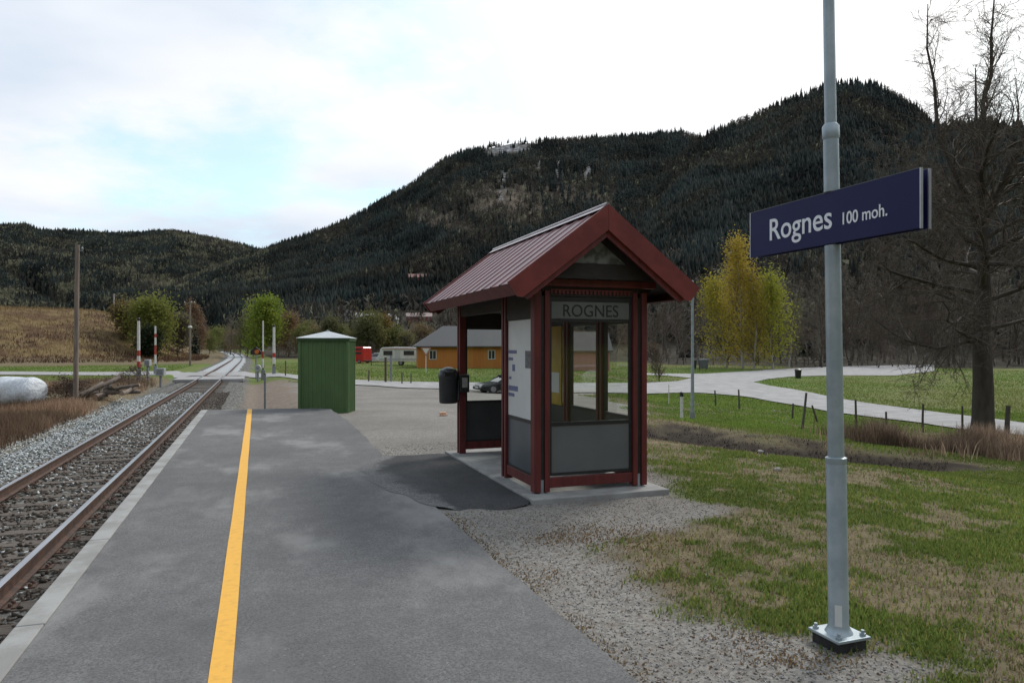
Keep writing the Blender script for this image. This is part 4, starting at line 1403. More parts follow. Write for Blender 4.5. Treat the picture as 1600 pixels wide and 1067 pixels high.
# ------------------------------------------------------------------ bale, brushwood, logs
bx, by = D(12, 31.0); bz = gz(bx, by)
bale_m = pm('white_bale_wrap', (.72, .76, .80), (.58, .62, .67), 3.5, .3, bmp=.9, bscale=5, stretch=(3, 1, 1.5), dist=.06)
prof = []
vs = []; fs = []; NL, NR = 26, 28
for i in range(NL + 1):
    u = -1.5 + 3.0 * i / NL
    e = 1 - max(0, (abs(u) - 1.28) / .22) ** 2 * .30
    for k in range(NR):
        a = 2 * PI * k / NR
        rr_ = .66 * e * (1 + .028 * math.sin(u * 23 + 3 * math.sin(a * 2)) * (.5 + .5 * math.sin(a * 3 + u)) + .035 * math.sin(a * 5 + u * 4))
        zz_ = rr_ * math.sin(a)
        vs.append((u, rr_ * math.cos(a) * 1.04, .62 + (zz_ if zz_ > -.56 else -.56 + (zz_ + .56) * .2)))
for i in range(NL):
    for k in range(NR):
        k2 = (k + 1) % NR
        fs.append((i * NR + k, i * NR + k2, (i + 1) * NR + k2, (i + 1) * NR + k))
vs += [(-1.53, 0, .62), (1.53, 0, .62)]
for k in range(NR):
    fs.append((k, NR * (NL + 1), (k + 1) % NR)); fs.append((NL * NR + k, NL * NR + (k + 1) % NR, NR * (NL + 1) + 1))
m = MB(); m.add(vs, fs)
bl_ = m.build('silage_bale', bale_m, smooth=True, loc=(bx, by, bz - .02), rotz=-YAW + R(-8))
tag(bl_, 'white plastic wrapped silage bale lying at the left edge', 'bale')

logm = pm('grey_log', (.22, .18, .15), (.14, .11, .09), 5, .9, bmp=.4, bscale=20, stretch=(1, 1, 1))
logend = pm('log_end', (.34, .25, .17), (.26, .18, .12), 18, .8)
logs = [(150, 607, 40, 22, .11), (172, 606, -70, 8, .13), (142, 622, 10, 4, .12), (160, 616, 75, 5, .12), (182, 613, 20, 0, .11), (152, 628, -30, 3, .13), (135, 612, 60, 20, .09), (190, 606, -15, 10, .09), (166, 600, 50, 28, .08), (200, 610, 85, 4, .1)]
for i, (px, py, rz, tilt, r_) in enumerate(logs):
    xg, yg = D(px, 33 + (i % 3) * .5); zg = gz(xg, yg)
    L = random.uniform(1.3, 2.6)
    m = MB()
    pts = [(-L / 2, 0, 0), (-L / 4, random.uniform(-.04, .04), random.uniform(-.04, .04)), (0, 0, random.uniform(-.05, .05)), (L / 4, random.uniform(-.04, .04), 0), (L / 2, 0, 0)]
    m.tube(pts, [r_, r_ * .97, r_ * .95, r_ * .9, r_ * .85], 10, cap=False)
    lo = m.build('log', logm, smooth=True)
    m = MB(); m.tube([(-L / 2 - .005, 0, 0), (-L / 2 + .01, 0, 0)], r_ * .99, 10); m.tube([(L / 2 - .01, 0, 0), (L / 2 + .005, 0, 0)], r_ * .84, 10)
    m.build('cut_end', logend, lo)
    zc_ = 33 + (i % 3) * .5
    zz_ = max(zg + r_ * .9 + abs(math.sin(R(tilt))) * L * .42, EYE - (py - HOR) / F * zc_)
    lo.location = (xg, yg, min(zz_, zg + 1.0)); lo.rotation_euler = (0, -R(tilt), R(rz))
    tag(lo, 'grey cut log in the rough heap between the wooden pole and the track', 'log', 'logs heaped beside the track')

# ------------------------------------------------------------------ trees
bark_d = pm('dark_bark', (.055, .044, .036), (.085, .07, .06), 6, .95, bmp=.6, bscale=18, stretch=(1, 1, .25), dist=.03)
bark_t = pm('bare_twigs', (.15, .12, .092), (.10, .08, .062), 1.2, .9)
bark_g = pm('grey_twigs', (.21, .18, .145), (.15, .128, .10), 1.0, .9)
bark_w = pm('birch_bark', (.42, .40, .37), (.10, .09, .08), 5, .8, stretch=(1, 1, 4), lo=.55, hi=.65)
leaf_m = attr_mat('leaf', rough=.6, spec=.2, sub=.45)


def skel(seed, H, r0, clear=.2, spread=.42, levels=3, kids=(16, 7, 5), wob=.12, up=.06, ang=(.6, 1.1), droop=0.0, leaders=0, fork=.5, seg0=10, twigr=.012, shape=None):
    rn = random.Random(seed)
    segs = []; tips = []

    def grow(p, d, L, r, lev):
        ns = seg0 if lev == 0 else max(2, min(6, int(L / .5) + 1))
        pts = [(p.copy(), r)]
        dd_ = d.copy()
        for i in range(ns):
            t = (i + 1) / ns
            dd_ = dd_ + Vector((rn.gauss(0, wob), rn.gauss(0, wob), rn.gauss(0, wob) * .6))
            if lev > 0: dd_.z += up - droop * t * (1 if lev == 1 else .6)
            dd_.normalize()
            p = p + dd_ * (L / ns)
            rr_ = max(twigr * (1 if lev < levels else .7), r * (1 - t * (.86 if lev else .80)))
            segs.append((pts[-1][0], p.copy(), pts[-1][1], rr_, lev))
            pts.append((p.copy(), rr_))
        if lev >= levels:
            tips.append((p.copy(), dd_.copy()))
            return
        nk = kids[min(lev, len(kids) - 1)]
        for k in range(nk):
            f0 = clear if lev == 0 else .22
            f = f0 + (1 - f0) * ((k + rn.random()) / nk)
            x_ = f * ns; i = min(int(x_), ns - 1); q = x_ - i
            bp = pts[i][0].lerp(pts[i + 1][0], q); br_ = pts[i][1] * (1 - q) + pts[i + 1][1] * q
            ax = (pts[i + 1][0] - pts[i][0]).normalized()
            o_ = ax.orthogonal().normalized(); o_.rotate(Matrix.Rotation(rn.uniform(0, 2 * PI), 3, ax))
            an = rn.uniform(*ang)
            if lev == 0: an = an * (1.15 - .5 * f)
            nd = ax * math.cos(an) + o_ * math.sin(an)
            if lev == 0:
                sh_ = shape(f) if shape else (1 - .75 * ((f - clear) / (1 - clear)) ** 1.3)
                ln = H * spread * sh_ * rn.uniform(.75, 1.15)
            else:
                ln = L * rn.uniform(.35, .6) * (1.1 - .5 * f)
            grow(bp, nd, max(ln, .25), max(twigr, br_ * rn.uniform(.42, .62)), lev + 1)
        if lev > 0: tips.append((p.copy(), dd_.copy()))

    if leaders:
        # trunk that forks into several leaders
        L0 = H * fork
        grow(Vector((0, 0, 0)), Vector((0, 0, 1)), L0, r0, 0)
        tp = segs[seg0 - 1][1]; tr = segs[seg0 - 1][3]
    else:
        grow(Vector((0, 0, 0)), Vector((0, 0, 1)), H, r0, 0)
    return segs, tips


def seg_mesh(name, segs, mat, parent, sides):
    n = len(segs)
    P0 = np.array([s[0] for s in segs]); P1 = np.array([s[1] for s in segs])
    R0 = np.array([s[2] for s in segs]); R1 = np.array([s[3] for s in segs])
    Dv = P1 - P0; L = np.linalg.norm(Dv, axis=1, keepdims=True); Dn = Dv / np.maximum(L, 1e-9)
    ref = np.where(np.abs(Dn[:, 2:3]) > .9, np.array([[1., 0, 0]]), np.array([[0, 0, 1.]]))
    U = np.cross(Dn, ref); U /= np.linalg.norm(U, axis=1, keepdims=True); Wv = np.cross(Dn, U)
    vs = []
    for (P, Rr) in ((P0 - Dv * .04, R0), (P1 + Dv * .04, R1)):
        for k in range(sides):
            a = 2 * PI * k / sides
            vs.append(P + (U * math.cos(a) + Wv * math.sin(a)) * Rr[:, None])
    V = np.stack(vs, 1).reshape(-1, 3)
    base = np.arange(n)[:, None] * (2 * sides)
    Fq = np.concatenate([base + np.array([[k, (k + 1) % sides, sides + (k + 1) % sides, sides + k]]) for k in range(sides)], 0)
    return np_mesh(name, V, Fq, mat, parent=parent, smooth=sides > 5)


def leaf_mesh(name, tips, parent, per, size, rad, cols, seed, drop=0.0):
    rg = np.random.default_rng(seed)
    P = np.array([t[0] for t in tips]); n = len(P)
    C = np.repeat(P, per, 0) + rg.normal(0, rad, (n * per, 3)) - np.array([[0, 0, 1]]) * rg.uniform(0, drop + 1e-6, (n * per, 1))
    k = len(C)
    a = rg.normal(0, 1, (k, 3)); a /= np.linalg.norm(a, axis=1, keepdims=True)
    b_ = np.cross(a, rg.normal(0, 1, (k, 3))); b_ /= np.linalg.norm(b_, axis=1, keepdims=True)
    s = size * rg.uniform(.6, 1.4, (k, 1))
    V = np.stack([C - a * s, C + b_ * s * .6, C + a * s, C - b_ * s * .6], 1).reshape(-1, 3)
    Fq = np.arange(k * 4).reshape(-1, 4)
    cc = np.array(cols)
    q = rg.random((k, 1))
    hgt = fbm(C[:, 0] * .5, C[:, 2] * .5 + C[:, 1] * .3, seed, 2)[:, None]
    q = np.clip(q * .6 + hgt * .8 - .2, 0, 1)
    col = cc[0] * (1 - q) + cc[1] * q
    return np_mesh(name, V, Fq, leaf_m, np.repeat(col, 4, 0), parent=parent)


def make_tree(label, seed, H, r0, bark, twig, leaves=None, group=None, name='bare_tree', cat='tree', split=1, sides=(8, 3), **kw):
    t = thing(name, label, cat, (0, 0, -500), 0, group)
    segs, tips = skel(seed, H, r0, **kw)
    a = [s for s in segs if s[4] < split]; b_ = [s for s in segs if s[4] >= split]
    seg_mesh('trunk', a, bark, t, sides[0])
    cr = seg_mesh('crown', b_, twig, t, sides[1])
    if leaves:
        leaf_mesh('foliage', tips, t, *leaves, seed=seed)
    return t


# the large bare tree by the road
def big_tree():
    bx_, by_, bz_ = W(1535, 690, -1.75) + (0,)
    bz_ = gz(bx_, by_)
    t = thing('bare_tree', 'large dark bare tree with wide drooping limbs right of the sign', 'tree', (bx_, by_, bz_), -YAW)
    rn = random.Random(5)
    segs = []

    def grow(p, d, L, r, lev, droop):
        ns = max(3, int(L / (.55 if lev < 2 else .30)))
        ns = min(ns, 12)
        pts = [(p.copy(), r)]; dd_ = d.copy()
        for i in range(ns):
            tt = (i + 1) / ns
            wob = (.10, .17, .22, .26, .3)[min(lev, 4)]
            dd_ = dd_ + Vector((rn.gauss(0, wob), rn.gauss(0, wob), rn.gauss(0, wob)))
            dd_.z += droop * (1 - tt * 1.6)
            dd_.normalize(); p = p + dd_ * (L / ns)
            rr_ = max(.0052, r * (1 - tt * .82))
            segs.append((pts[-1][0], p.copy(), pts[-1][1], rr_, lev)); pts.append((p.copy(), rr_))
        if lev >= 4 or L < .35: return
        nk = {1: 12, 2: 9, 3: 6}.get(lev, 4)
        for k in range(nk):
            f = .18 + .82 * ((k + rn.random()) / nk)
            x_ = f * ns; i = min(int(x_), ns - 1); q = x_ - i
            bp = pts[i][0].lerp(pts[i + 1][0], q); br_ = pts[i][1] * (1 - q) + pts[i + 1][1] * q
            ax = (pts[i + 1][0] - pts[i][0]).normalized()
            o_ = ax.orthogonal().normalized(); o_.rotate(Matrix.Rotation(rn.uniform(0, 2 * PI), 3, ax))
            an = rn.uniform(.45, 1.0)
            grow(bp, ax * math.cos(an) + o_ * math.sin(an), L * rn.uniform(.34, .55) * (1.15 - .45 * f), max(.006, br_ * rn.uniform(.45, .65)), lev + 1, droop * .5)

    def path(pts, lev, nk, L, hgt=1.0):
        P_ = [Vector(p[:3]) for p in pts]
        for q in range(len(pts) - 1): segs.append((P_[q], P_[q + 1], pts[q][3], pts[q + 1][3], lev))
        for k in range(nk):
            f = (k + rn.random()) / nk * (len(pts) - 1); i = min(int(f), len(pts) - 2); q = f - i
            ax = (P_[i + 1] - P_[i]).normalized(); r_ = pts[i][3] * (1 - q) + pts[i + 1][3] * q
            o_ = ax.orthogonal().normalized(); o_.rotate(Matrix.Rotation(rn.uniform(0, 2 * PI), 3, ax))
            an = rn.uniform(.5, .95)
            grow(P_[i].lerp(P_[i + 1], q), ax * math.cos(an) + o_ * math.sin(an), L * rn.uniform(.6, 1.1) * (1.1 - .6 * k / nk), max(.012, r_ * .5), 2, .03)

    # trunk, flared, with two tall leaders
    trunk = [(0, 0, -.3, .52), (0, 0, .15, .44), (.02, 0, .8, .37), (.03, 0, 2, .335), (.0, .03, 3.6, .295), (.06, 0, 5.2, .235), (.05, 0, 6.6, .185), (-.02, 0, 8.2, .135), (.0, 0, 9.6, .105)]
    for a, b_ in zip(trunk[:-1], trunk[1:]): segs.append((Vector(a[:3]), Vector(b_[:3]), a[3], b_[3], 0))
    path([(0, 0, 9.6, .115), (.02, .02, 10.4, .10), (.10, .05, 11.3, .085), (.05, .05, 12.2, .072), (.32, .0, 13.1, .06), (.28, -.05, 14.4, .042), (.45, .0, 16.2, .02)], 1, 20, 2.9)
    path([(0, 0, 7.0, .18), (-.38, .05, 8.4, .12), (-.75, .1, 9.3, .10), (-1.05, .1, 9.9, .088), (-1.50, .1, 10.9, .07), (-1.60, .05, 11.6, .06), (-1.66, .1, 12.9, .05), (-1.95, .05, 14.1, .034), (-1.95, 0, 15.6, .015)], 1, 20, 2.9)
    path([(0, 0, 7.6, .15), (.5, -.2, 9.0, .12), (1.1, -.4, 10.6, .095), (1.55, -.5, 12.0, .07), (1.75, -.6, 13.6, .045), (2.1, -.6, 15.4, .015)], 1, 20, 2.9)
    path([(0, 0, 8.4, .12), (.2, .6, 10.0, .09), (.5, 1.1, 11.8, .06), (.6, 1.3, 13.8, .02)], 1, 8, 2.2)
    # wide limbs from low to high; low ones dip at their ends
    for z, ang_, el, L, r in ((3.6, 176, -.12, 4.6, .075), (4.6, 200, .05, 4.8, .085), (5.3, 160, .12, 5.0, .09), (6.2, 185, .25, 5.2, .09), (7.0, 172, .4, 4.8, .085), (7.9, 195, .55, 4.6, .08),
                              (4.1, 20, .05, 4.4, .08), (5.0, -10, .2, 4.8, .085), (6.0, 12, .35, 5.0, .09), (7.2, -18, .5, 4.6, .085), (8.4, 5, .7, 4.2, .075),
                              (4.8, 95, .1, 4.0, .10), (6.6, 265, .3, 4.2, .11), (5.6, 240, .15, 4.2, .1), (7.6, 120, .5, 4.0, .1), (6.4, 300, .3, 4.2, .1), (3.9, 225, -.05, 4.0, .09), (8.7, 215, .7, 4.2, .1), (5.8, 60, .3, 4.2, .1)):
        a = R(ang_)
        grow(Vector((0, 0, z)), Vector((math.cos(a), math.sin(a), el)), L, r, 1, -.035 if z < 6 else .02)
    a = [s for s in segs if s[4] == 0]; b_ = [s for s in segs if s[4] == 1]; c = [s for s in segs if s[4] > 1]
    seg_mesh('trunk', a + b_, bark_d, t, 10)
    seg_mesh('crown', c, pm('brown_twigs', (.14, .11, .085), (.095, .076, .06), 2, .9), t, 3)
    return t


big_tree()

GRP = 'bare trees of the valley wood'
LBL = 'bare grey brown deciduous tree standing in the wood across the valley floor'
protos = []
for i in range(7):
    H = 13 + 1.2 * i
    protos.append((H, make_tree(LBL, 100 + i, H, .17 + .012 * i, bark_d if i % 2 else pm('pale_bark', (.19, .17, .15), (.12, .105, .09), 4, .9), (bark_t, bark_g)[i % 2], group=GRP, levels=3, kids=(24, 8, 6), spread=.24 + .02 * (i % 3), ang=(.5, 1.0), wob=.09, clear=.16, twigr=.024)))
used = set()


def put(proto, H, px, zc, h, label=None, wscale=1.0, first=False):
    x, y = D(px, zc); z = gz(x, y)
    s = h / H
    if proto.name not in used:
        used.add(proto.name); o = proto
        o.location = (x, y, z - .1); o.scale = (s * wscale, s * wscale, s); o.rotation_euler.z = random.uniform(0, 6.28)
        if label: o['label'] = label
    else:
        o = copy_tree(proto, None, (x, y, z - .1), random.uniform(0, 6.28), (s * wscale, s * wscale, s), label)
    return o


# wood on the right: rows of trees behind the side road and the field
rows = [
    # px, zc, height
    *[(px, 104 + random.uniform(-6, 10), random.uniform(9, 13)) for px in range(1240, 1660, 22)],
    *[(px, 120 + random.uniform(-6, 10), random.uniform(12, 16)) for px in range(1225, 1680, 20)],
    *[(px, 140 + random.uniform(-6, 12), random.uniform(14, 19)) for px in range(1000, 1700, 22)],
    *[(px, 170 + random.uniform(-8, 14), random.uniform(14, 20)) for px in range(990, 1720, 24)],
    *[(px, 205 + random.uniform(-8, 14), random.uniform(14, 20)) for px in range(990, 1720, 40)],
    *[(px, 118 + random.uniform(-6, 6), random.uniform(7, 10)) for px in (1008, 1022, 1036, 1052, 1068, 1086)],
    # behind the shelter and the orange building
    *[(px, 150 + random.uniform(-10, 20), random.uniform(8, 12)) for px in range(690, 1000, 24)],
    *[(px, 200 + random.uniform(-10, 20), random.uniform(4, 5.6) if px < 700 else random.uniform(9, 13)) for px in range(430, 1000, 30)],
    # middle left band beyond the lawn
    *[(px, 150 + random.uniform(-10, 20), random.uniform(3.6, 6.2)) for px in range(445, 660, 18)],
    *[(px, 185 + random.uniform(-10, 20), random.uniform(7, 11)) for px in range(350, 480, 16)],
    *[(px, 260 + random.uniform(-10, 20), random.uniform(9, 12)) for px in range(320, 440, 14)],
    *[(px, 240 + random.uniform(-10, 20), random.uniform(4, 5.5)) for px in range(448, 530, 22)],
]
under = [*[(px, 101 + random.uniform(-2, 8), random.uniform(2.2, 4.5)) for px in range(1235, 1700, 17)],
         *[(px, 124 + random.uniform(-4, 10), random.uniform(2.5, 5)) for px in range(990, 1235, 18)],
         *[(px, 138 + random.uniform(-5, 10), random.uniform(2.5, 4.5)) for px in range(430, 700, 16)]]
for (px, zc, h) in under:
    H, p = protos[random.randrange(7)]
    put(p, H, px + random.uniform(-7, 7), zc, h, wscale=random.uniform(1.6, 2.4))
for k, (px, zc, h) in enumerate(rows):
    H, p = protos[random.randrange(7)]
    put(p, H, px + random.uniform(-7, 7), zc, h, wscale=random.uniform(.9, 1.25))

Y1c = ((.36, .26, .042), (.50, .385, .07)); Y2c = ((.26, .285, .035), (.38, .385, .06)); OLV = ((.11, .115, .04), (.18, .175, .06)); CON_ = 0; GRN = ((.08, .12, .022), (.15, .20, .038)); ORG = ((.20, .13, .07), (.27, .18, .09))


def single(name, label, seed, px, zc, h, bark, twig, cols, per=10, size=.16, rad=.45, ws=1.0, **kw):
    a = dict(levels=2, kids=(46, 10), spread=.22, ang=(.45, .95), wob=.08, clear=.035, twigr=.015)
    a.update(kw)
    t = make_tree(label, seed, h, .012 * h + .02, bark, twig, leaves=(max(2, int(per * (1.0 if name == 'birch_tree' else 1.45))), size * .88, rad * (1.5 if name == 'birch_tree' else 1.2), cols), name=name, **a)
    put(t, h, px, zc, h, wscale=ws)
    return t


bsh = lambda f: max(.12, min(1, (f + .12) * 3.0) * (1 - f) ** .85 * 1.25)
single('birch_tree', 'tall orange yellow birch, highest of the trees behind the side road', 201, 1160, 96, 17.2, bark_w, bark_t, Y1c, per=13, size=.15, rad=.5, spread=.26, shape=bsh)
single('birch_tree', 'yellow green birch standing just left of the tall orange birch', 202, 1136, 99, 13.0, bark_w, bark_t, ((.31, .27, .038), (.44, .385, .065)), per=12, size=.15, rad=.55, spread=.29, shape=bsh)
single('birch_tree', 'bright green birch standing right of the tall orange birch', 203, 1208, 95, 12.3, bark_w, bark_t, Y2c, per=11, size=.15, rad=.5, spread=.28, shape=bsh)
single('birch_tree', 'golden birch in front of the tall orange birch, lower crown', 204, 1178, 94, 12.5, bark_w, bark_t, ((.30, .23, .035), (.42, .34, .06)), per=9, size=.14, rad=.42, spread=.19, shape=bsh)
single('birch_tree', 'thin olive birch with a pale trunk right of the green birch', 205, 1232, 98, 9.5, bark_w, bark_g, OLV, per=2, size=.12, rad=.4, spread=.2)
rnd = lambda f: math.sin(min(1, (f * .9 + .1)) * PI) ** .6
single('leafy_tree', 'broad yellow green tree on the left by the raised barriers', 210, 243, 122, 7.6, bark_d, bark_t, ((.15, .18, .035), (.27, .27, .07)), per=10, size=.22, rad=.7, spread=.60, shape=rnd, clear=.04)
single('leafy_tree', 'smaller brown green bush at the left foot of the broad green tree', 211, 208, 126, 5.4, bark_d, bark_t, ((.15, .12, .05), (.22, .17, .07)), per=7, size=.2, rad=.6, spread=.6, shape=rnd, clear=.04)
single('leafy_tree', 'grey olive tree right of the broad green tree by the track', 212, 278, 130, 6.6, bark_d, bark_g, ((.12, .105, .065), (.18, .155, .10)), per=6, size=.2, rad=.6, spread=.52, shape=rnd, clear=.05)
single('leafy_tree', 'slim reddish brown tree behind the pole past the crossing', 213, 311, 170, 12.0, bark_d, bark_t, ((.19, .12, .075), (.26, .17, .11)), per=5, size=.22, rad=.5, spread=.16, shape=rnd)
single('leafy_tree', 'rounded bright green tree right of the track past the crossing', 214, 410, 150, 10.6, bark_d, bark_t, ((.15, .215, .025), (.28, .34, .055)), per=11, size=.25, rad=.7, spread=.43, shape=rnd, clear=.05)
single('leafy_tree', 'darker green bush left of the rounded bright green tree', 215, 386, 158, 7.6, bark_d, bark_t, ((.10, .12, .04), (.17, .18, .06)), per=8, size=.22, rad=.6, spread=.6, shape=rnd, clear=.04)
single('leafy_tree', 'orange brown tree right of the rounded bright green tree', 216, 452, 155, 8.4, bark_d, bark_t, ORG, per=5, size=.2, rad=.6, spread=.36, shape=rnd, clear=.06)
single('leafy_tree', 'olive bush beyond the white caravan', 217, 588, 145, 6.8, bark_d, bark_t, OLV, per=8, size=.22, rad=.6, spread=.6, shape=rnd, clear=.04)
single('leafy_tree', 'orange tinted bush left of the orange building', 218, 603, 150, 8.0, bark_d, bark_t, ((.16, .11, .03), (.24, .16, .04)), per=6, size=.2, rad=.5, spread=.24, shape=rnd, clear=.06)
single('leafy_tree', 'dull green bush rising above the green shed roof', 219, 520, 150, 7.0, bark_d, bark_g, ((.11, .115, .055), (.17, .17, .08)), per=7, size=.22, rad=.55, spread=.42, shape=rnd, clear=.04)
single('leafy_tree', 'grey green bush between the green shed and the red van', 220, 566, 142, 6.2, bark_d, bark_g, ((.10, .11, .05), (.16, .165, .07)), per=7, size=.22, rad=.5, spread=.4, shape=rnd, clear=.04)
single('leafy_tree', 'low brown shrub beside the right side of the shelter', 221, 1030, 60, 2.9, bark_d, bark_t, ((.10, .07, .05), (.15, .105, .07)), per=2, size=.06, rad=.2, spread=.42, shape=rnd, clear=.04)
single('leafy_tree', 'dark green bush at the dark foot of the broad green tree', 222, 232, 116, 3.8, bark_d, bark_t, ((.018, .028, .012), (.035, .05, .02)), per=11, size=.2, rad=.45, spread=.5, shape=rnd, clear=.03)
bushes = [make_tree('olive brown leafy bush in the low thicket beyond the lawn', 300 + i, 5.0, .07, bark_d, bark_g, leaves=(9, .17, .6, cc), name='leafy_bush', cat='bush', group='bushes in the thicket beyond the lawn', levels=2, kids=(30, 8), spread=.6, ang=(.45, 1.0), clear=.04, twigr=.015, shape=rnd, wob=.1) for i, cc in enumerate((((.13, .125, .05), (.21, .20, .085)), ((.16, .12, .065), (.24, .18, .10)), ((.12, .14, .04), (.20, .215, .07))))]
for i, (px, zc, h) in enumerate(((432, 175, 6.0), (447, 165, 5.2), (470, 150, 5.0), (486, 146, 4.4), (498, 152, 5.2), (538, 150, 5.0), (552, 146, 4.2), (577, 152, 4.6), (622, 150, 4.8), (636, 146, 4.0), (646, 155, 5.6), (335, 210, 5.5), (350, 230, 6.5), (366, 200, 5.4), (327, 180, 4.2), (478, 180, 6.4), (512, 185, 6.2), (600, 175, 5.0))):
    put(bushes[i % 3], 5.0, px, zc, h)
# bramble round the wooden pole
for px, zc, h, lab in ((100, 32.2, 1.2, 'dark leafless bramble left of the wooden utility pole'), (127, 32.6, 1.0, 'small dark bramble at the foot of the wooden utility pole'), (205, 40, 1.25, 'reddish bare shrub by the log heap near the barrier')):
    t = make_tree(lab, int(px), h * 1.6, .03, bark_d, bark_d if px < 150 else bark_t, leaves=(3, .05, .12, ((.05, .032, .024), (.10, .06, .045))), name='bramble', cat='shrub', levels=2, kids=(26, 7), spread=.7, ang=(.7, 1.3), wob=.2, clear=.02, twigr=.008)
    put(t, h * 1.6, px, zc, h, wscale=1.7)

# lone dark spruces
def spruce_mesh(seed, H, rad):
    rg = np.random.default_rng(seed)
    V = []; Ff = []
    nl = int(H * 5)
    for k in range(nl):
        f = k / nl
        z = H * (.06 + .94 * f); rr_ = rad * (1 - f) ** .85 + .05
        nb = 9
        for j in range(nb):
            a = rg.uniform(0, 2 * PI); q = rr_ * rg.uniform(.65, 1.1); w = q * .28
            c, s = math.cos(a), math.sin(a)
            o = len(V)
            V += [(0, 0, z + .12), (c * q * .6 - s * w, s * q * .6 + c * w, z - q * .18), (c * q, s * q, z - q * .38), (c * q * .6 + s * w, s * q * .6 - c * w, z - q * .18)]
            Ff.append((o, o + 1, o + 2, o + 3))
    return np.array(V), np.array(Ff)


spr_m = pm('spruce_needles', (.016, .024, .015), (.026, .034, .02), 1.5, .85)
sp = thing('spruce_tree', 'dark spruce tree', 'tree', (0, 0, -500))
V_, F_ = spruce_mesh(3, 10, 2.1); np_mesh('crown', V_, F_, spr_m, parent=sp)
m = MB(); m.tube([(0, 0, -.2), (0, 0, 9.5)], [.16, .03], 8); m.build('trunk', bark_d, sp)
for px, zc, h, lab in ((305, 166, 8.0, 'small dark spruce below the reddish brown tree past the crossing'), (548, 190, 11, 'dark spruce on the rise above the red van'), (562, 205, 9, 'dark spruce right beside the tallest spruce above the red van'), (655, 230, 12, 'dark spruce left of the long roofed house on the hillside'),
                       (463, 230, 13, 'dark spruce rising between the green tree and the green shed'), (1075, 150, 13, 'dark spruce among the bare trees left of the birches'), (1262, 160, 14, 'dark spruce among the bare trees right of the green birch')):
    o = put(sp, 10, px, zc, h, label=lab, wscale=1)
    o['group'] = 'scattered dark spruces'

# ------------------------------------------------------------------ vehicles
tyre_m = pm('tyre', (.02, .02, .02), (.03, .03, .03), 10, .8)
rim_m = pm('wheel_rim', (.35, .35, .36), (.25, .25, .26), 10, .35, metal=.5)
dglass = pm('dark_window', (.018, .022, .026), (.03, .035, .04), 2, .08, spec=.7)
lamp_m = pm('lamp_glass', (.6, .6, .58), (.5, .5, .48), 10, .15)


def wheels(t, xs, hw, r, w=.2):
    for x in xs:
        for s in (-1, 1):
            m = MB(); m.tube([(x, s * (hw - w), r), (x, s * hw, r)], r, 18); o = m.build('wheel', tyre_m, t, bevel=.02)
            m = MB(); m.tube([(x, s * (hw + .002), r), (x, s * (hw + .012), r)], r * .6, 14); m.build('rim', rim_m, o)


def loft(m, st):
    """st: list of rings (same length) -> skin with end caps"""
    n_ = len(st[0]); vs = [p for r_ in st for p in r_]
    fs = []
    for i in range(len(st) - 1):
        for k in range(n_):
            k2 = (k + 1) % n_
            fs.append((i * n_ + k, i * n_ + k2, (i + 1) * n_ + k2, (i + 1) * n_ + k))
    fs.append(tuple(range(n_ - 1, -1, -1))); fs.append(tuple((len(st) - 1) * n_ + k for k in range(n_)))
    m.add(vs, fs)


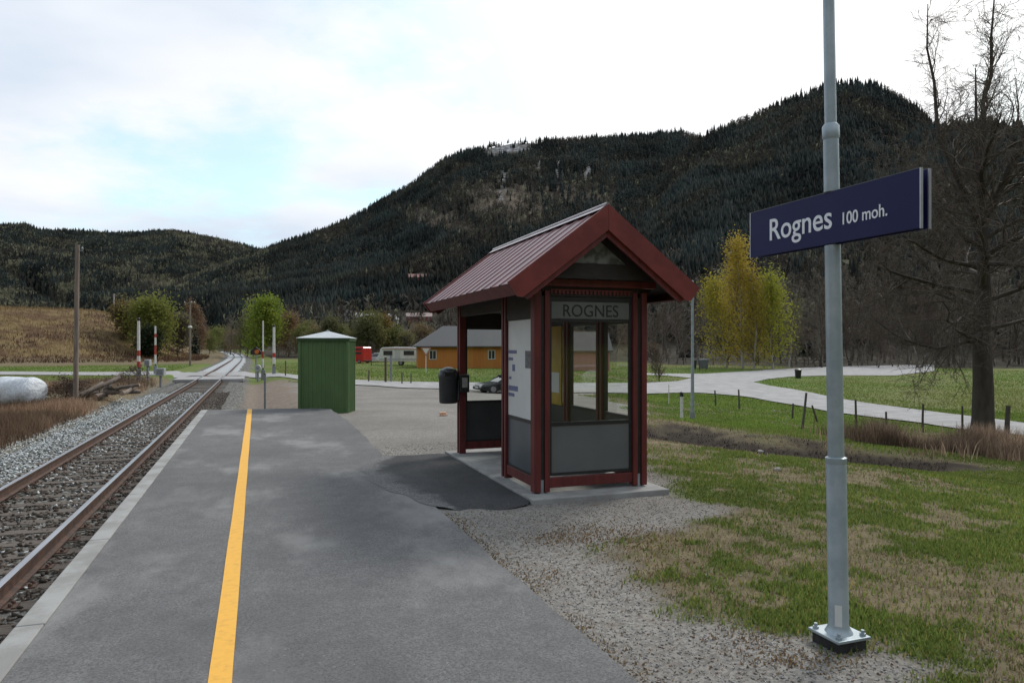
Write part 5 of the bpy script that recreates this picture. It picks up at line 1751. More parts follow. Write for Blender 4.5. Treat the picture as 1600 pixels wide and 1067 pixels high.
def car(label, cat, px, zc, rot, paint, L=4.2, H=1.38, Wd=1.7, van=False, name='parked_car'):
    x, y = D(px, zc); z = gz(x, y)
    t = thing(name, label, cat, (x, y, z), -YAW + rot)
    hw = Wd / 2
    def ring(xx, zb, zt, w, wt):
        return [(xx, -w, zb), (xx, w, zb), (xx, w * 1.0, zb + (zt - zb) * .55), (xx, wt, zt), (xx, -wt, zt), (xx, -w * 1.0, zb + (zt - zb) * .55)]
    bh = H * .62
    if van: bh = H * .5
    m = MB()
    nose = [(-L / 2, .35, bh * .72, hw * .8, hw * .72), (-L / 2 + .12, .24, bh * .84, hw * .95, hw * .85), (-L / 2 + .9, .2, bh * .95, hw, hw * .92), (-L / 2 + 1.25, .2, bh, hw, hw * .93), (L / 2 - .35, .2, bh, hw, hw * .93), (L / 2 - .05, .25, bh * .97, hw * .95, hw * .87), (L / 2, .4, bh * .8, hw * .86, hw * .8)]
    if van: nose = [(-L / 2, .35, bh * .9, hw * .85, hw * .82), (-L / 2 + .15, .25, bh, hw * .97, hw * .94), (-L / 2 + .5, .2, bh, hw, hw * .97), (L / 2 - .1, .2, bh, hw, hw * .97), (L / 2, .3, bh, hw * .96, hw * .94)]
    loft(m, [ring(*q) for q in nose]); m.build('body', paint, t, smooth=True)
    g = MB()
    if van:
        cab = [(-L / 2 + .2, bh + .001, bh + .001 + .02, hw * .93, hw * .9), (-L / 2 + .55, bh + .001, H - .12, hw * .95, hw * .86), (L / 2 - .15, bh + .001, H - .06, hw * .95, hw * .86), (L / 2 - .03, bh + .001, H - .2, hw * .94, hw * .86)]
        loft(g, [ring(*q) for q in cab]); g.build('upper_body', paint, t, smooth=True)
        rf = MB(); rf.box(-L / 2 + .6, L / 2 - .2, -hw * .8, hw * .8, H - .11, H); rf.build('roof', paint, t, bevel=.04)
        ws = MB()
        ws.add([(-L / 2 + .19, -hw * .78, bh + .05), (-L / 2 + .19, hw * .78, bh + .05), (-L / 2 + .50, hw * .74, H - .22), (-L / 2 + .50, -hw * .74, H - .22)], [(0, 1, 2, 3)])
        ws.build('windscreen', dglass, t)
        ws = MB()
        for s in (-1, 1): ws.add([(-L / 2 + .7, s * hw * .962, bh + .12), (L / 2 - .4, s * hw * .962, bh + .12), (L / 2 - .4, s * hw * .93, H - .3), (-L / 2 + .8, s * hw * .93, H - .3)], [(0, 1, 2, 3)])
        ws.build('window', dglass, t)
    else:
        cab = [(-L / 2 + 1.15, bh - .01, bh + .015, hw * .9, hw * .86), (-L / 2 + 1.85, bh - .01, H - .05, hw * .9, hw * .70), (L / 2 - 1.0, bh - .01, H - .04, hw * .9, hw * .70), (L / 2 - .35, bh - .01, bh + .02, hw * .88, hw * .8)]
        loft(g, [ring(*q) for q in cab]); g.build('window', dglass, t, smooth=True)
        rf = MB(); loft(rf, [ring(-L / 2 + 1.7, H - .06, H - .03, hw * .70, hw * .64), ring(-L / 2 + 2.1, H - .06, H, hw * .71, hw * .62), ring(L / 2 - 1.1, H - .06, H, hw * .71, hw * .62), ring(L / 2 - .8, H - .08, H - .04, hw * .70, hw * .64)])
        rf.build('roof', paint, t, smooth=True)
        pl_ = MB()
        for s in (-1, 1):
            pl_.tube([(-L / 2 + 1.15, s * hw * .9, bh), (-L / 2 + 1.85, s * hw * .715, H - .04)], .035, 6); pl_.tube([(L / 2 - .38, s * hw * .88, bh), (L / 2 - 1.0, s * hw * .715, H - .04)], .045, 6); pl_.tube([(.15, s * hw * .915, bh), (.15, s * hw * .715, H - .04)], .04, 6)
        pl_.build('pillars', paint, t)
    for s in (-1, 1):
        m = MB(); m.cbox((-L / 2 + .05, s * hw * .62, bh * .66), (.14, .3, .13)); m.build('headlight', lamp_m, t, bevel=.02)
        m = MB(); m.cbox((L / 2 - .03, s * hw * .68, bh * .72), (.08, .2, .16)); m.build('tail_light', rdp, t, bevel=.02)
    m = MB(); m.cbox((-L / 2 + .02, 0, .36), (.12, Wd * .88, .16)); m.cbox((L / 2 - .01, 0, .38), (.12, Wd * .88, .16)); m.build('bumper', blackm, t, bevel=.03)
    m = MB(); m.cbox((-L / 2 - .045, 0, .42), (.012, .5, .1)); m.build('number_plate', whp, t)
    wheels(t, (-L / 2 + .78, L / 2 - .78), hw + .01, .31)
    return t


blk = pm('black_car_paint', (.018, .022, .028), (.014, .017, .022), 2, .16, spec=.7)
cx_, cy_ = D(783, 46.5)
car('dark car parked on the gravel, seen through the shelter', 'car', 790, 46.8, R(24), blk, L=4.0, H=1.20)
car('red van standing on the lawn, half hidden by the green shed', 'van', 556, 106, R(150) + PI, pm('red_van_paint', (.50, .035, .03), (.42, .03, .026), 2, .25), L=4.6, H=2.45, Wd=1.95, van=True, name='red_van')
car('pale grey car on the lawn between the red van and the white caravan', 'car', 588, 112, R(20), pm('pale_car_paint', (.42, .44, .46), (.36, .38, .4), 2, .2), L=4.3, H=1.4)

# caravan
x, y = D(623, 97); z = gz(x, y)
cv = thing('caravan', 'white caravan with a dark window band standing on the lawn', 'caravan', (x, y, z), -YAW + R(4))
cw = pm('caravan_shell', (.66, .65, .63), (.58, .57, .55), 1.5, .4)
m = MB()
prof = [(-2.75, .55), (-2.95, .9), (-2.55, 1.55), (-2.35, 2.25), (-2.1, 2.42), (-.5, 2.50), (1.2, 2.48), (2.45, 2.40), (2.7, 2.2), (2.75, 1.2), (2.6, .5)]
m.prism([(a, b_) for a, b_ in prof], 1, -1.05, 1.05); m.build('body', cw, cv, bevel=.07)
m = MB(); m.box(-2.1, 2.4, -1.12, -1.062, 2.18, 2.30); m.build('awning_rail', pm('pinkish_trim', (.5, .33, .3), (.45, .3, .27), 4, .5), cv)
for a, b_ in ((-1.95, -.75), (.75, 2.15)):
    m = MB(); m.box(a, b_, -1.085, -1.056, 1.38, 1.98); m.build('window', dglass, cv, bevel=.02)
m = MB(); m.add([(-2.505, -.8, 1.66), (-2.505, .8, 1.66), (-2.385, .8, 2.18), (-2.385, -.8, 2.18)], [(0, 1, 2, 3)]); 
m.v = [(p[0] - .025, p[1], p[2]) for p in m.v]; m.build('front_window', dglass, cv)
m = MB(); m.box(-.42, .28, -1.075, -1.054, .62, 2.12); m.build('door', pm('caravan_door', (.54, .54, .53), (.48, .48, .47), 3, .4), cv)
m = MB(); m.box(-2.5, 2.6, -1.085, -1.076, .80, .88); m.build('stripe', pm('grey_stripe', (.3, .31, .33), (.26, .27, .29), 4, .4), cv)
wheels(cv, (.35,), 1.02, .34)
m = MB(); m.tube([(-2.7, 0, .5), (-3.9, 0, .5)], .06, 8); m.tube([(-3.7, 0, 0), (-3.7, 0, .55)], .04, 8); m.build('tow_bar', blackm, cv)

# ------------------------------------------------------------------ buildings
ochre = pm('ochre_cladding', (.52, .195, .038), (.45, .165, .033), 1.2, .75, bmp=.4, bscale=3, stretch=(12, 12, .3), dist=.02)
slate = pm('grey_roof_sheet', (.06, .063, .07), (.042, .045, .05), 1.5, .6, bmp=.3, bscale=3, stretch=(10, 10, 1))
wtrim = pm('white_trim', (.62, .60, .56), (.52, .5, .47), 5, .6)


def window(parent, M, w, h, trim=wtrim, bars=1):
    """window on a wall: M places it, x along the wall, -y outward"""
    m = MB()
    f = .09
    m.box(-w / 2, w / 2, -.05, .02, 0, f, M); m.box(-w / 2, w / 2, -.05, .02, h - f, h, M)
    m.box(-w / 2, -w / 2 + f, -.05, .02, f + .001, h - f - .001, M); m.box(w / 2 - f, w / 2, -.05, .02, f + .001, h - f - .001, M)
    if bars: m.box(-.03, .03, -.045, .02, f + .001, h - f - .001, M)
    o = m.build('window', trim, parent)
    m = MB(); m.box(-w / 2 + f, w / 2 - f, -.02, .0, f, h - f, M); m.build('pane', dglass, o)
    return o


def house(label, px, zc, rot, w, d, hw, hr, wall, roof, nwin, cat='house', name='wooden_house', gable_front=False, hip=0, z=None, eave=.35, chimney=False, winw=.9, winh=1.1, winz=1.0, door=None):
    x, y = D(px, zc)
    zz = gz(x, y) if z is None else z
    t = thing(name, label, cat, (x, y, zz), -YAW + rot)
    m = MB()
    if hip:
        m.box(-w / 2, w / 2, -d / 2, d / 2, -1.2, hw)
    else:
        m.prism([(-d / 2, -1.2), (d / 2, -1.2), (d / 2, hw), (0, hr - .12), (-d / 2, hw)], 0, -w / 2, w / 2)
    m.build('wall', wall, t)
    m = MB()
    sl = (hr - hw) / (d / 2); e = eave; th = .14
    if hip:
        a, b_ = w / 2 + e, d / 2 + e; ze = hw - e * sl + .1
        vs = [(-a, -b_, ze), (a, -b_, ze), (a, b_, ze), (-a, b_, ze), (-a + hip + e, 0, hr + .1), (a - hip - e, 0, hr + .1),
              (-a, -b_, ze - .12), (a, -b_, ze - .12), (a, b_, ze - .12), (-a, b_, ze - .12)]
        m.add(vs, [(0, 1, 5, 4), (1, 2, 5), (2, 3, 4, 5), (3, 0, 4), (6, 7, 1, 0), (7, 8, 2, 1), (8, 9, 3, 2), (9, 6, 0, 3), (9, 8, 7, 6)])
    else:
        for s in (-1, 1):
            p = [(0, hr), (s * (d / 2 + e), hw - e * sl), (s * (d / 2 + e), hw - e * sl + th), (0, hr + th)]
            m.prism([(q[0] + s * .002, q[1]) for q in p], 0, -w / 2 - e, w / 2 + e)
    rf = m.build('roof', roof, t)
    if chimney:
        m = MB(); m.box(w * .12, w * .12 + .7, -.35, .35, hr - .3, hr + .9); m.build('chimney', pm('chimney_stone', (.3, .28, .26), (.2, .19, .18), 6, .8), rf)
    for k in range(nwin):
        xx = -w / 2 + w * (k + .5) / nwin
        if door is not None and k == door:
            m = MB(); m.box(xx - .5, xx + .5, -d / 2 - .05, -d / 2 - .004, 0, 2.05); m.build('door', wtrim, t); continue
        window(t, Matrix.Translation((xx, -d / 2 - .003, winz)), winw, winh)
    for s in (-1, 1):
        M = Matrix.Translation((s * (w / 2 + .003), 0, winz)) @ Matrix.Rotation(s * PI / 2, 4, 'Z')
        window(t, M, winw, winh)
    return t


house('long orange wooden building with a grey roof behind the shelter', 740, 90, R(9), 14.2, 8.0, 2.95, 5.2, ochre, slate, 4, 'building', 'wooden_building', hip=3.2, eave=.5, winw=.9, winh=1.15, winz=1.15, z=gz(*D(740, 90)) - .1)
pink = pm('pink_cladding', (.46, .20, .18), (.40, .17, .155), 1.2, .75, bmp=.3, bscale=3, stretch=(12, 12, .3))
house('low pink wooden outbuilding with a dark roof, seen through the shelter glass', 912, 84, R(6), 5.2, 4.2, 2.5, 4.4, pink, slate, 0, 'outbuilding', 'wooden_outbuilding', eave=.35, z=gz(*D(912, 84)))
wh_w = pm('white_cladding', (.64, .64, .62), (.56, .56, .54), 2, .7)
red_w = pm('dark_red_cladding', (.20, .05, .04), (.15, .04, .033), 2, .75)
red_r = pm('rust_red_roof', (.28, .09, .065), (.22, .07, .05), 3, .6)
pale_r = pm('pale_pink_roof', (.42, .32, .29), (.35, .27, .25), 3, .6)


def hill_house(label, px, py, w, d, hw, hr, wall, roof, nwin, rot, chimney=False, zc=None, lift=.0):
    x, y, z = T(px, py)
    zc = x * SY + y * CY
    return house(label, px, zc, rot, w, d, hw, hr, wall, roof, nwin, z=z + lift, chimney=chimney)


hill_house('small white house on the hillside, highest of the white ones', 547, 501, 6.0, 5, 5.0, 7.0, wh_w, slate, 2, R(60))
hill_house('low white house with a pale front left of the gabled white house', 571, 501, 11.0, 6, 2.6, 4.6, wh_w, pm('pale_roof', (.5, .5, .5), (.42, .42, .43), 3, .6), 3, R(8))
hill_house('white house with its gable facing the valley', 609, 508, 8.0, 7, 3.4, 6.6, wh_w, pm('grey_house_roof', (.22, .23, .25), (.17, .18, .19), 3, .6), 2, R(55), chimney=True)
hill_house('long red house with a pale pink roof low on the hillside', 655, 502, 15.0, 7, 2.8, 5.0, red_w, pale_r, 5, R(5), chimney=True)
hill_house('dark red house with a reddish roof alone high on the slope', 652, 440, 15.0, 9, 3.2, 6.2, red_w, pm('brick_pink_roof', (.26, .12, .10), (.2, .09, .075), 3, .6), 4, R(12), chimney=True)
hill_house('small brick red hut beside the track beyond the bend', 360, 547, 4.0, 3.6, 2.2, 3.6, pm('brick_red_hut', (.30, .12, .09), (.24, .1, .075), 2, .8), pm('rust_roof', (.27, .12, .085), (.2, .09, .07), 3, .7), 1, R(10))

# ------------------------------------------------------------------ small things on lawn and verges
brn = pm('brown_post_wood', (.11, .07, .05), (.07, .05, .036), 6, .9)
bark_post = pm('fence_post_wood', (.075, .062, .05), (.12, .10, .085), 6, .9)
for px, py, h, mat, lab in ((602.5, 598, 1.75, brn, 'brown wooden post at the lawn edge left of the grey post'), (611, 597, 1.9, gpost, 'grey post at the lawn edge right of the brown post')):
    x, y, z = T(px, py)
    t = thing('sign_post', lab, 'post', (x, y, z), -YAW)
    m = MB(); m.box(-.07, .07, -.07, .07, -.2, h); m.build('post', mat, t, bevel=.01)
    m = MB(); m.box(-.09, .09, -.09, .09, h + .001, h + .03); m.build('cap', mat, t)
# give way sign
x, y, z = T(665.5, 583)
t = thing('give_way_sign', 'white triangular give way sign on a white post at the lawn', 'road sign', (x, y, z), -YAW + R(14))
m = MB(); m.tube([(0, .03, -.2), (0, .03, 2.2)], .045, 10); m.build('post', whp, t)
m = MB(); m.prism([(-.5, 2.45), (.5, 2.45), (0, 1.6)], 1, -.02, .0); m.build('sign_plate', pm('faded_red', (.42, .2, .18), (.36, .17, .15), 8, .5), t)
m = MB(); m.prism([(-.33, 2.35), (.33, 2.35), (0, 1.79)], 1, -.026, -.0201); m.build('sign_face', whp, t)
# short stakes by the lawn
for i, (px, py, h) in enumerate(((628, 601, .85), (642, 600, .7), (576, 597, .8), (446, 588, 1.15))):
    x, y, z = T(px, py)
    t = MB(); t.tube([(0, 0, -.2), (.02, 0, h)], [.05, .045], 8); t.add([(-.05, -.05, h), (.05, -.05, h), (.05, .05, h), (-.05, .05, h), (.0, 0, h + .06)], [(0, 1, 4), (1, 2, 4), (2, 3, 4), (3, 0, 4)])
    o = t.build('stake', bark_post, loc=(x, y, z), rotz=random.random())
    tag(o, 'dark stake beside the road left of the green shed' if i == 3 else 'short dark wooden stake along the road edge of the lawn', 'stake', 'stakes along the lawn')
# yard: dark log on the gravel edge of the road, orange litter
x, y, z = T(635, 611.5)
# marker post with black top, lamp pole
x, y, z = T(1065, 655)
t = thing('marker_post', 'white roadside marker post with a black top beside the ditch', 'marker post', (x, y, z), -YAW)
hmk = 43 / F * (x * SY + y * CY)
m = MB(); m.tube([(0, 0, -.2), (0, 0, hmk - .17)], .055, 12); m.build('post', whp, t, smooth=True)
m = MB(); m.tube([(0, 0, hmk - .169), (0, 0, hmk - .02), (0, 0, hmk)], [.068, .066, .04], 12); m.build('top', blackm, t, smooth=True)
x, y, z = T(1082, 655)
zc_ = x * SY + y * CY
hl = 215 / F * zc_
t = thing('lamp_pole', 'thin galvanised pole rising behind the shelter roof corner', 'pole', (x, y, z), -YAW)
m = MB(); m.tube([(0, 0, -.2), (0, 0, hl * .4), (0, 0, hl)], [.075, .058, .045], 14); m.build('pole', galv, t, smooth=True)
m = MB(); m.tube([(0, 0, 0), (0, 0, .28)], [.10, .085], 14); m.build('sleeve', gpost, t, smooth=True)
m = MB(); m.tube([(0, 0, hl), (0, 0, hl + .05)], [.055, .02], 12); m.build('cap', gpost, t)
x, y, z = T(1045, 632)
t = MB(); t.tube([(0, 0, -.1), (0, 0, .95)], .022, 8); t.tube([(0, 0, .95), (0, 0, 1.0)], [.03, .02], 8)
tag(t.build('snow_stake', whp, loc=(x, y, z)), 'thin pale snow stake on the grass verge beside the shelter', 'stake')
# fence posts along the right hand road
fp = [(1155, 640, 1.0), (1253, 672, 1.35), (1277, 660, .8), (1338, 672, 1.2), (1385, 672, .75), (1442, 676, 1.15), (1504, 676, 1.1), (1574, 692, 1.35), (1118, 634, .8), (1238, 655, .7)]
wirepts = []
for i, (px, py, h) in enumerate(fp):
    x, y, z = T(px, py)
    m = MB(); r_ = .045 if px != 1574 else .09
    m.tube([(0, 0, -.2), (random.uniform(-.02, .02), 0, h * .5), (random.uniform(-.05, .05), 0, h)], [r_, r_ * .95, r_ * .85], 9)
    o = m.build('fence_post', bark_post, loc=(x, y, z))
    lab = {1118: 'short dark fence post nearest the thin galvanised pole', 1155: 'thin dark fence post between the thin galvanised pole and the leaning post', 1238: 'short dark fence post close on the left of the leaning post', 1385: 'short dark fence post midway between the sign pole and the large bare tree', 1442: 'thin upright fence post, second to the left of the large bare tree trunk', 1504: 'thin upright fence post right beside the large bare tree trunk on its left', 1574: 'thick dark fence post right of the large bare tree', 1253: 'leaning tall dark fence post just left of the sign pole', 1338: 'thin dark fence post just right of the sign pole'}.get(px, 'thin dark fence post in the verge below the right hand road')
    if px == 1253: o.rotation_euler = (0, R(9), 0)
    if px == 1277: o.rotation_euler = (0, R(-22), 0)
    if px == 1277: lab = 'fallen short dark fence post right beside the leaning one'
    tag(o, lab, 'fence post', 'fence posts below the right hand road')
# wheelie bins by the birches, dark bin on the field
for px, py, w, h, lab, mat in ((1084, 584, .62, 1.15, 'dark wheelie bin behind the thin pole, left of the grey one', pm('black_bin', (.025, .027, .03), (.035, .037, .04), 6, .5)), (1099, 584, 1.2, 1.2, 'wider grey wheelie bin near the birches, right of the dark one', pm('grey_bin', (.14, .15, .16), (.10, .11, .12), 6, .5))):
    x, y = D(px, 92); z = gz(x, y) + .03
    t = thing('wheelie_bin', lab, 'bin', (x, y, z), -YAW, 'wheelie bins near the birches')
    m = MB(); a, b_ = w * .42, w * .5
    loft(m, [[(-a, -.28, .12), (a, -.28, .12), (a, .28, .12), (-a, .28, .12)], [(-b_, -.34, h), (b_, -.34, h), (b_, .34, h), (-b_, .34, h)]]); m.build('bin_body', mat, t, bevel=.02)
    m = MB(); loft(m, [[(-b_ - .03, -.38, h + .001), (b_ + .03, -.38, h + .001), (b_ + .03, .38, h + .001), (-b_ - .03, .38, h + .001)], [(-b_, -.2, h + .14), (b_, -.2, h + .14), (b_, .36, h + .12), (-b_, .36, h + .12)]]); m.build('lid', mat, t, bevel=.01)
    for s in (-1, 1):
        m = MB(); m.tube([(s * a * .8, .3, .1), (s * (a * .8 + .08), .3, .1)], .1, 12); m.build('wheel', tyre_m, t)
x, y, z = T(1247, 591)
t = thing('litter_bin', 'lone black bin at the far edge of the right hand field', 'bin', (x, y, z), -YAW)
m = MB(); m.lathe([(.26, 0), (.32, .75), (.33, .8)], 16); m.build('bin_body', blackm, t, smooth=True)
m = MB(); m.lathe([(.35, .801), (.36, .86), (.2, .95), (.02, .97)], 16); m.build('lid', blackm, t, smooth=True)
# low rail fence behind the birches
x0, y0, z0 = T(1048, 572); x1, y1, z1 = T(1300, 570)
a = Vector((D(1045, 108)[0], D(1045, 108)[1], 0)); b_ = Vector((D(1330, 104)[0], D(1330, 104)[1], 0))
t = thing('rail_fence', 'low weathered rail fence in front of the wood behind the birches', 'fence', (a.x, a.y, gz(a.x, a.y)))
npst = 13; prev = None; za = gz(a.x, a.y)
rl = MB()
for k in range(npst):
    p = a.lerp(b_, k / (npst - 1)); z = gz(p.x, p.y) - za
    q = Vector((p.x - a.x, p.y - a.y, z))
    m = MB(); m.tube([q + Vector((0, 0, -.2)), q + Vector((0, 0, 1.05))], .07, 8); m.build('post', bark_post, t)
    if prev is not None:
        for h in (.5, .95): rl.tube([prev + Vector((0, 0, h)), q + Vector((0, 0, h))], .045, 6)
    prev = q
rl.build('rails', pm('pale_rail_wood', (.22, .19, .15), (.15, .13, .10), 5, .9), t)
# orange scrap of litter by the shelter
x, y = W(692, 650, gz(*W(692, 650, -.1)))
m = MB(); m.cbox((0, 0, .05), (.16, .1, .1)); m.cbox((.09, .0, .03), (.06, .07, .05))
tag(m.build('litter_scrap', pm('orange_scrap', (.6, .3, .16), (.7, .5, .4), 14, .6), loc=(x, y, gz(x, y)), bevel=.015), 'small orange and white scrap lying on the gravel by the shelter', 'litter')
# pale boulders by the ditch and in the verge
bould = pm('boulder_stone', (.32, .30, .27), (.22, .2, .18), 6, .9, bmp=.5, bscale=12)
for i, (px, py, s) in enumerate(((1188, 706, .07), (1210, 642, .07), (1398, 690, .20), (1215, 735, .06))):
    x, y, z = T(px, py)
    bm = bmesh.new(); bmesh.ops.create_icosphere(bm, subdivisions=2, radius=s)
    for v in bm.verts:
        n_ = float(fbm(np.array([v.co.x / s * 1.3 + i * 7]), np.array([v.co.y / s * 1.3 + v.co.z / s]), 70, 3)[0])
        v.co *= .7 + .6 * n_; v.co.z *= .6
    me = bpy.data.meshes.new('boulder'); bm.to_mesh(me); bm.free(); me.materials.append(bould)
    o = bpy.data.objects.new('boulder', me); COL.objects.link(o); o.location = (x, y, z + s * .15)
    lab = {1398: 'largest pale boulder, in the dead grass left of the big tree', 1210: 'pale boulder lying in the green verge below the road'}.get(px, 'small pale boulder lying on the earth near the ditch')
    tag(o, lab, 'boulder', 'boulders about the ditch')

# ------------------------------------------------------------------ forest on the slopes
def forest():
    # which ground can be seen: running maximum of the sight angle outwards
    pxs = np.linspace(-420, 2050, 620); rs = np.geomspace(60, 2600, 420)
    dx = (pxs - 800) / F
    az = np.arctan(dx) + YAW
    X = rs[:, None] * np.sin(az)[None]; Y = rs[:, None] * np.cos(az)[None]
    Z = tz(X.ravel(), Y.ravel()).reshape(X.shape)
    el = (Z - EYE) / rs[:, None]
    cm = np.maximum.accumulate(el, 0)
    cmp_ = np.vstack([np.full((1, el.shape[1]), -9), cm[:-1]])
    rg = np.random.default_rng(5)
    N = 420000
    px = rg.uniform(-400, 2030, N)
    u = rg.random(N)
    r = np.sqrt(u * (2500 ** 2 - 165 ** 2) + 165 ** 2)
    # more candidates close by
    N2 = 90000
    px2 = rg.uniform(-400, 2030, N2); r2 = np.sqrt(rg.random(N2) * (900 ** 2 - 165 ** 2) + 165 ** 2)
    px = np.concatenate([px, px2]); r = np.concatenate([r, r2])
    a = np.arctan((px - 800) / F) + YAW
    x = r * np.sin(a); y = r * np.cos(a); z = tz(x, y)
    mt = mountains(x, y)
    ok = (mt > 2.2) & (np.abs(x - track_x(y)) > 14)
    x, y, z, r, px, mt = [q[ok] for q in (x, y, z, r, px, mt)]
    ci = np.clip(np.round((px + 420) / (2470) * 619).astype(int), 0, 619)
    ri = np.clip(np.searchsorted(rs, r), 0, 419)
    vis = (z + 16 - EYE) / r > cmp_[ri, ci] - .002
    x, y, z, r, px, mt = [q[vis] for q in (x, y, z, r, px, mt)]
    ipx, ipy = img_xy(x, y, z)
    sn = spots(ipx, ipy, SNOW); cl = spots(ipx, ipy, CLEAR)
    nb = fbm(x / 70., y / 110., 90, 4); nf = fbm(x / 18., y / 22., 91, 3)
    # thinning: about one tree per 45 square metres; fewer in logged or rocky places
    keep = rg.random(len(x)) < (.93 - .92 * np.clip(sn * 1.6, 0, 1) * (nf > .36) - .72 * np.clip(cl * 1.3, 0, 1) * (nf > .33))
    # conifers higher up, deciduous at the foot and in patches
    low = sst(45, 8, mt)
    right = sst(1050, 1300, px) * sst(750, 350, r)
    pdec = .035 + .45 * low + .30 * right + .8 * sst(.57, .70, nb) + .9 * np.clip(cl, 0, 1)
    leftm = (px < 420) & (r > 800)
    streak = fbm(px * .045, r * .0035, 93, 3)
    pdec = pdec + .5 * sst(.56, .72, streak) * (px > 380)
    pdec = pdec + .55 * leftm * sst(.40, .55, nf)
    dec = rg.random(len(x)) < np.clip(pdec, 0, .96)
    con = keep & ~dec; dec = keep & dec
    con &= ~((np.abs(ipx - 652) < 16) & (ipy > 430) & (ipy < 455)); dec &= ~((np.abs(ipx - 652) < 24) & (ipy > 430) & (ipy < 466))
    hid = (ipx > 525) & (ipx < 705) & (ipy > 486) & (ipy < 545)
    con &= ~hid; dec &= ~(hid & (rg.random(len(x)) < .93))
    # --- conifers
    cx, cy, cz, cr = x[con], y[con], z[con], r[con]
    n = len(cx)
    H = np.exp(rg.normal(2.3, .28, n)) * (.55 + .95 * nf[con]) * np.where(cr < 600, 1.15, 1.0)
    tall = rg.random(n) < .06; H[tall] *= 1.3; H = np.clip(H, 3.5, 16)
    Wd = H * rg.uniform(.14, .26, n)
    tiers = [(0.08, 1.0, .52), (.34, .74, .78), (.60, .46, 1.0)]
    ns = 5
    Vs = []; Fs = []
    a0 = rg.uniform(0, 6.28, n)
    for ti, (b0, w, t1) in enumerate(tiers):
        ring = []
        for k in range(ns):
            aa = a0 + 2 * PI * k / ns + ti * .6
            jr = rg.uniform(.65, 1.2, n)
            ring.append(np.stack([cx + np.cos(aa) * Wd * w * jr, cy + np.sin(aa) * Wd * w * jr, cz + H * (b0 + rg.uniform(-.05, .05, n))], -1))
        ring.append(np.stack([cx + rg.uniform(-.02, .02, n) * H, cy, cz + H * t1], -1))
        Vs += ring
    V = np.stack(Vs, 1).reshape(-1, 3)
    nv = len(tiers) * (ns + 1)
    base = np.arange(n)[:, None] * nv
    for ti in range(len(tiers)):
        o = ti * (ns + 1)
        for k in range(ns):
            Fs.append(base + np.array([[o + k, o + (k + 1) % ns, o + ns]]))
    Fq = np.concatenate(Fs, 0)
    q = rg.random((n, 1)); w_ = sst(.35, .7, nb[con])[:, None]; big_ = fbm(cx / 45., cy / 75., 95, 3)[:, None]
    col = np.array([[.013, .018, .018]]) * (1 - q) + np.array([[.027, .036, .033]]) * q
    col = (col * (1 - .35 * w_) + np.array([[.045, .042, .026]]) * .35 * w_) * (.5 + .65 * sst(.3, .7, big_))
    o = np_mesh('conifer_forest', V, Fq, attr_mat('forest_needles', rough=.9, spec=.05), np.repeat(col, nv, 0))
    tag(o, 'dense dark conifer forest covering the mountain slopes', kind='stuff')
    # --- bare deciduous wood
    dx_, dy_, dz_, dr = x[dec], y[dec], z[dec], r[dec]
    n = len(dx_)
    K = 22
    H = rg.uniform(6, 11, n) * np.where(dr < 500, 1.25, 1.0)
    Vs = []
    u1 = rg.normal(0, 1, (n, K, 3)); u1 /= np.linalg.norm(u1, axis=2, keepdims=True)
    rad = rg.uniform(.35, 1, (n, K, 1)) ** .5
    C = u1 * rad * np.stack([H * .26, H * .26, H * .42], -1)[:, None]
    C[:, :, 2] += (H * .56)[:, None]
    C[:, :, 0] += dx_[:, None]; C[:, :, 1] += dy_[:, None]; C[:, :, 2] += dz_[:, None]
    t1 = rg.normal(0, 1, (n, K, 3)) * (H * .085)[:, None, None]
    t1[:, :, 2] = np.abs(t1[:, :, 2]) * 1.6 + (H * .05)[:, None]
    t2 = rg.normal(0, 1, (n, K, 3)) * (H * .05)[:, None, None]
    V = np.stack([C - t1, C + t2, C + t1], 2).reshape(-1, 3)
    Fq = np.arange(len(V)).reshape(-1, 3)
    q = rg.random((n, 1)); hue = nf[dec][:, None]
    col = (np.array([[.05, .044, .036]]) * (1 - q) + np.array([[.10, .088, .072]]) * q) * np.where(dr < 520, 1.35, 1.0)[:, None]
    gm = ((rg.random((n, 1)) < .10 + .5 * ((ipx[dec] < 420) & (ipy[dec] > 355))[:, None] * (hue > .45)) * 1.0)
    col = col * (1 - gm) + gm * (np.array([[.15, .15, .095]]) * (1 - q) + np.array([[.28, .27, .175]]) * q)  # grey-green trees, brightened on the far left hill in place of haze
    clm = np.clip(cl[dec], 0, 1)[:, None]
    col = col * (1 + .25 * clm)
    o = np_mesh('bare_wood', V, Fq, attr_mat('forest_twigs', rough=.95, spec=.05), np.repeat(np.repeat(col, K, 0), 3, 0))
    tag(o, 'brown leafless woodland on the lower mountain slopes', kind='stuff')
    print('forest', con.sum(), dec.sum())


forest()

# ------------------------------------------------------------------ sky and sun
SUN_AZ = YAW + R(38)      # from +Y towards +X, ahead and to the right behind the clouds
SUN_EL = R(44)
w = bpy.data.worlds.new('World'); SC.world = w; w.use_nodes = True
nt = w.node_tree
bg = nt.nodes['Background']
sky = nt.nodes.new('ShaderNodeTexSky'); sky.sky_type = 'NISHITA'; sky.sun_disc = False
sky.sun_elevation = SUN_EL; sky.sun_rotation = SUN_AZ; sky.altitude = 100; sky.air_density = 1.0; sky.dust_density = 1.5
tc = nt.nodes.new('ShaderNodeTexCoord')
sep = nt.nodes.new('ShaderNodeSeparateXYZ'); nt.links.new(tc.outputs['Generated'], sep.inputs[0])
ad = nt.nodes.new('ShaderNodeMath'); ad.operation = 'ADD'; ad.inputs[1].default_value = .22; nt.links.new(sep.outputs[2], ad.inputs[0])
mx = nt.nodes.new('ShaderNodeMath'); mx.operation = 'MAXIMUM'; mx.inputs[1].default_value = .08; nt.links.new(ad.outputs[0], mx.inputs[0])
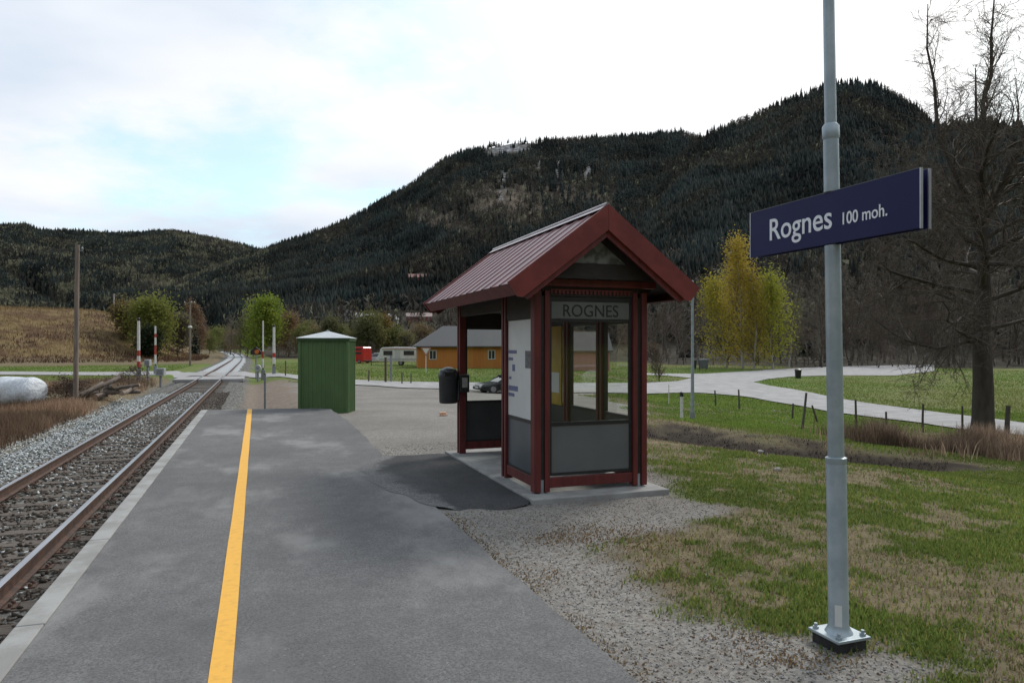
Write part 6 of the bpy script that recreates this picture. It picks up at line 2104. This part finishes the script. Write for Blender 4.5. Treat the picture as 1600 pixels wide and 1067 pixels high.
cmb = nt.nodes.new('ShaderNodeCombineXYZ')
for i in (0, 1):
    dv = nt.nodes.new('ShaderNodeMath'); dv.operation = 'DIVIDE'; nt.links.new(sep.outputs[i], dv.inputs[0]); nt.links.new(mx.outputs[0], dv.inputs[1]); nt.links.new(dv.outputs[0], cmb.inputs[i])


def wnoise(scale, det, rough, off, st=(1, 1, 1)):
    mp = nt.nodes.new('ShaderNodeMapping'); mp.inputs['Location'].default_value = off; mp.inputs['Scale'].default_value = st
    mp.inputs['Rotation'].default_value = (0, 0, R(25))
    nt.links.new(cmb.outputs[0], mp.inputs[0])
    n = nt.nodes.new('ShaderNodeTexNoise'); n.inputs['Scale'].default_value = scale; n.inputs['Detail'].default_value = det; n.inputs['Roughness'].default_value = rough
    nt.links.new(mp.outputs[0], n.inputs['Vector'])
    return n.outputs['Fac']


n1 = wnoise(1.5, 7, .56, (3.1, 1.7, 0)); n2 = wnoise(.8, 5, .5, (7.3, 4.4, 0), (1, 1.4, 1))
cov = ramp(nt, n1, .36, .58)
shade = ramp(nt, n2, .35, .65)
cloud = mixc(nt, shade, (7.6, 8.6, 10.0), (10.8, 11.0, 11.4))
# thicker and brighter towards the hidden sun
nrm = nt.nodes.new('ShaderNodeVectorMath'); nrm.operation = 'DOT_PRODUCT'
nt.links.new(tc.outputs['Generated'], nrm.inputs[0])
nrm.inputs[1].default_value = (math.sin(SUN_AZ) * math.cos(SUN_EL), math.cos(SUN_AZ) * math.cos(SUN_EL), math.sin(SUN_EL))
gl = ramp(nt, nrm.outputs['Value'], .55, 1.0)
cloud = mixc(nt, gl, cloud, (13.5, 13.4, 13.2))
mm = nt.nodes.new('ShaderNodeMath'); mm.operation = 'MAXIMUM'; nt.links.new(cov, mm.inputs[0]); nt.links.new(gl, mm.inputs[1])
mr = nt.nodes.new('ShaderNodeMapRange'); nt.links.new(mm.outputs[0], mr.inputs[0]); mr.inputs[3].default_value = .30; mr.inputs[4].default_value = 1.0
blue = mixc(nt, 1.0, sky.outputs[0], (2.1, 2.5, 2.15), 'MULTIPLY')
colr = mixc(nt, mr.outputs[0], blue, cloud)
nt.links.new(colr, bg.inputs[0]); bg.inputs[1].default_value = .085
sd = bpy.data.lights.new('sun', 'SUN'); sd.energy = 1.9; sd.angle = R(14); sd.color = (1, .96, .9)
so = bpy.data.objects.new('sun', sd); COL.objects.link(so)
dv = Vector((math.sin(SUN_AZ) * math.cos(SUN_EL), math.cos(SUN_AZ) * math.cos(SUN_EL), math.sin(SUN_EL)))
so.rotation_euler = dv.to_track_quat('Z', 'Y').to_euler(); so.location = dv * 50
vs_ = SC.view_settings
vs_.view_transform = 'Standard'; vs_.look = 'None'; vs_.exposure = .12; vs_.gamma = 1; vs_.use_curve_mapping = False
SC.render.engine = 'CYCLES'
SC.cycles.max_bounces = 6; SC.cycles.diffuse_bounces = 2; SC.cycles.glossy_bounces = 3; SC.cycles.transmission_bounces = 4; SC.cycles.transparent_max_bounces = 12
SC.cycles.use_denoising = True
SC.cycles.denoiser = 'OPENIMAGEDENOISE'
SC.cycles.denoising_input_passes = 'RGB_ALBEDO_NORMAL'
SC.cycles.denoising_prefilter = 'ACCURATE'
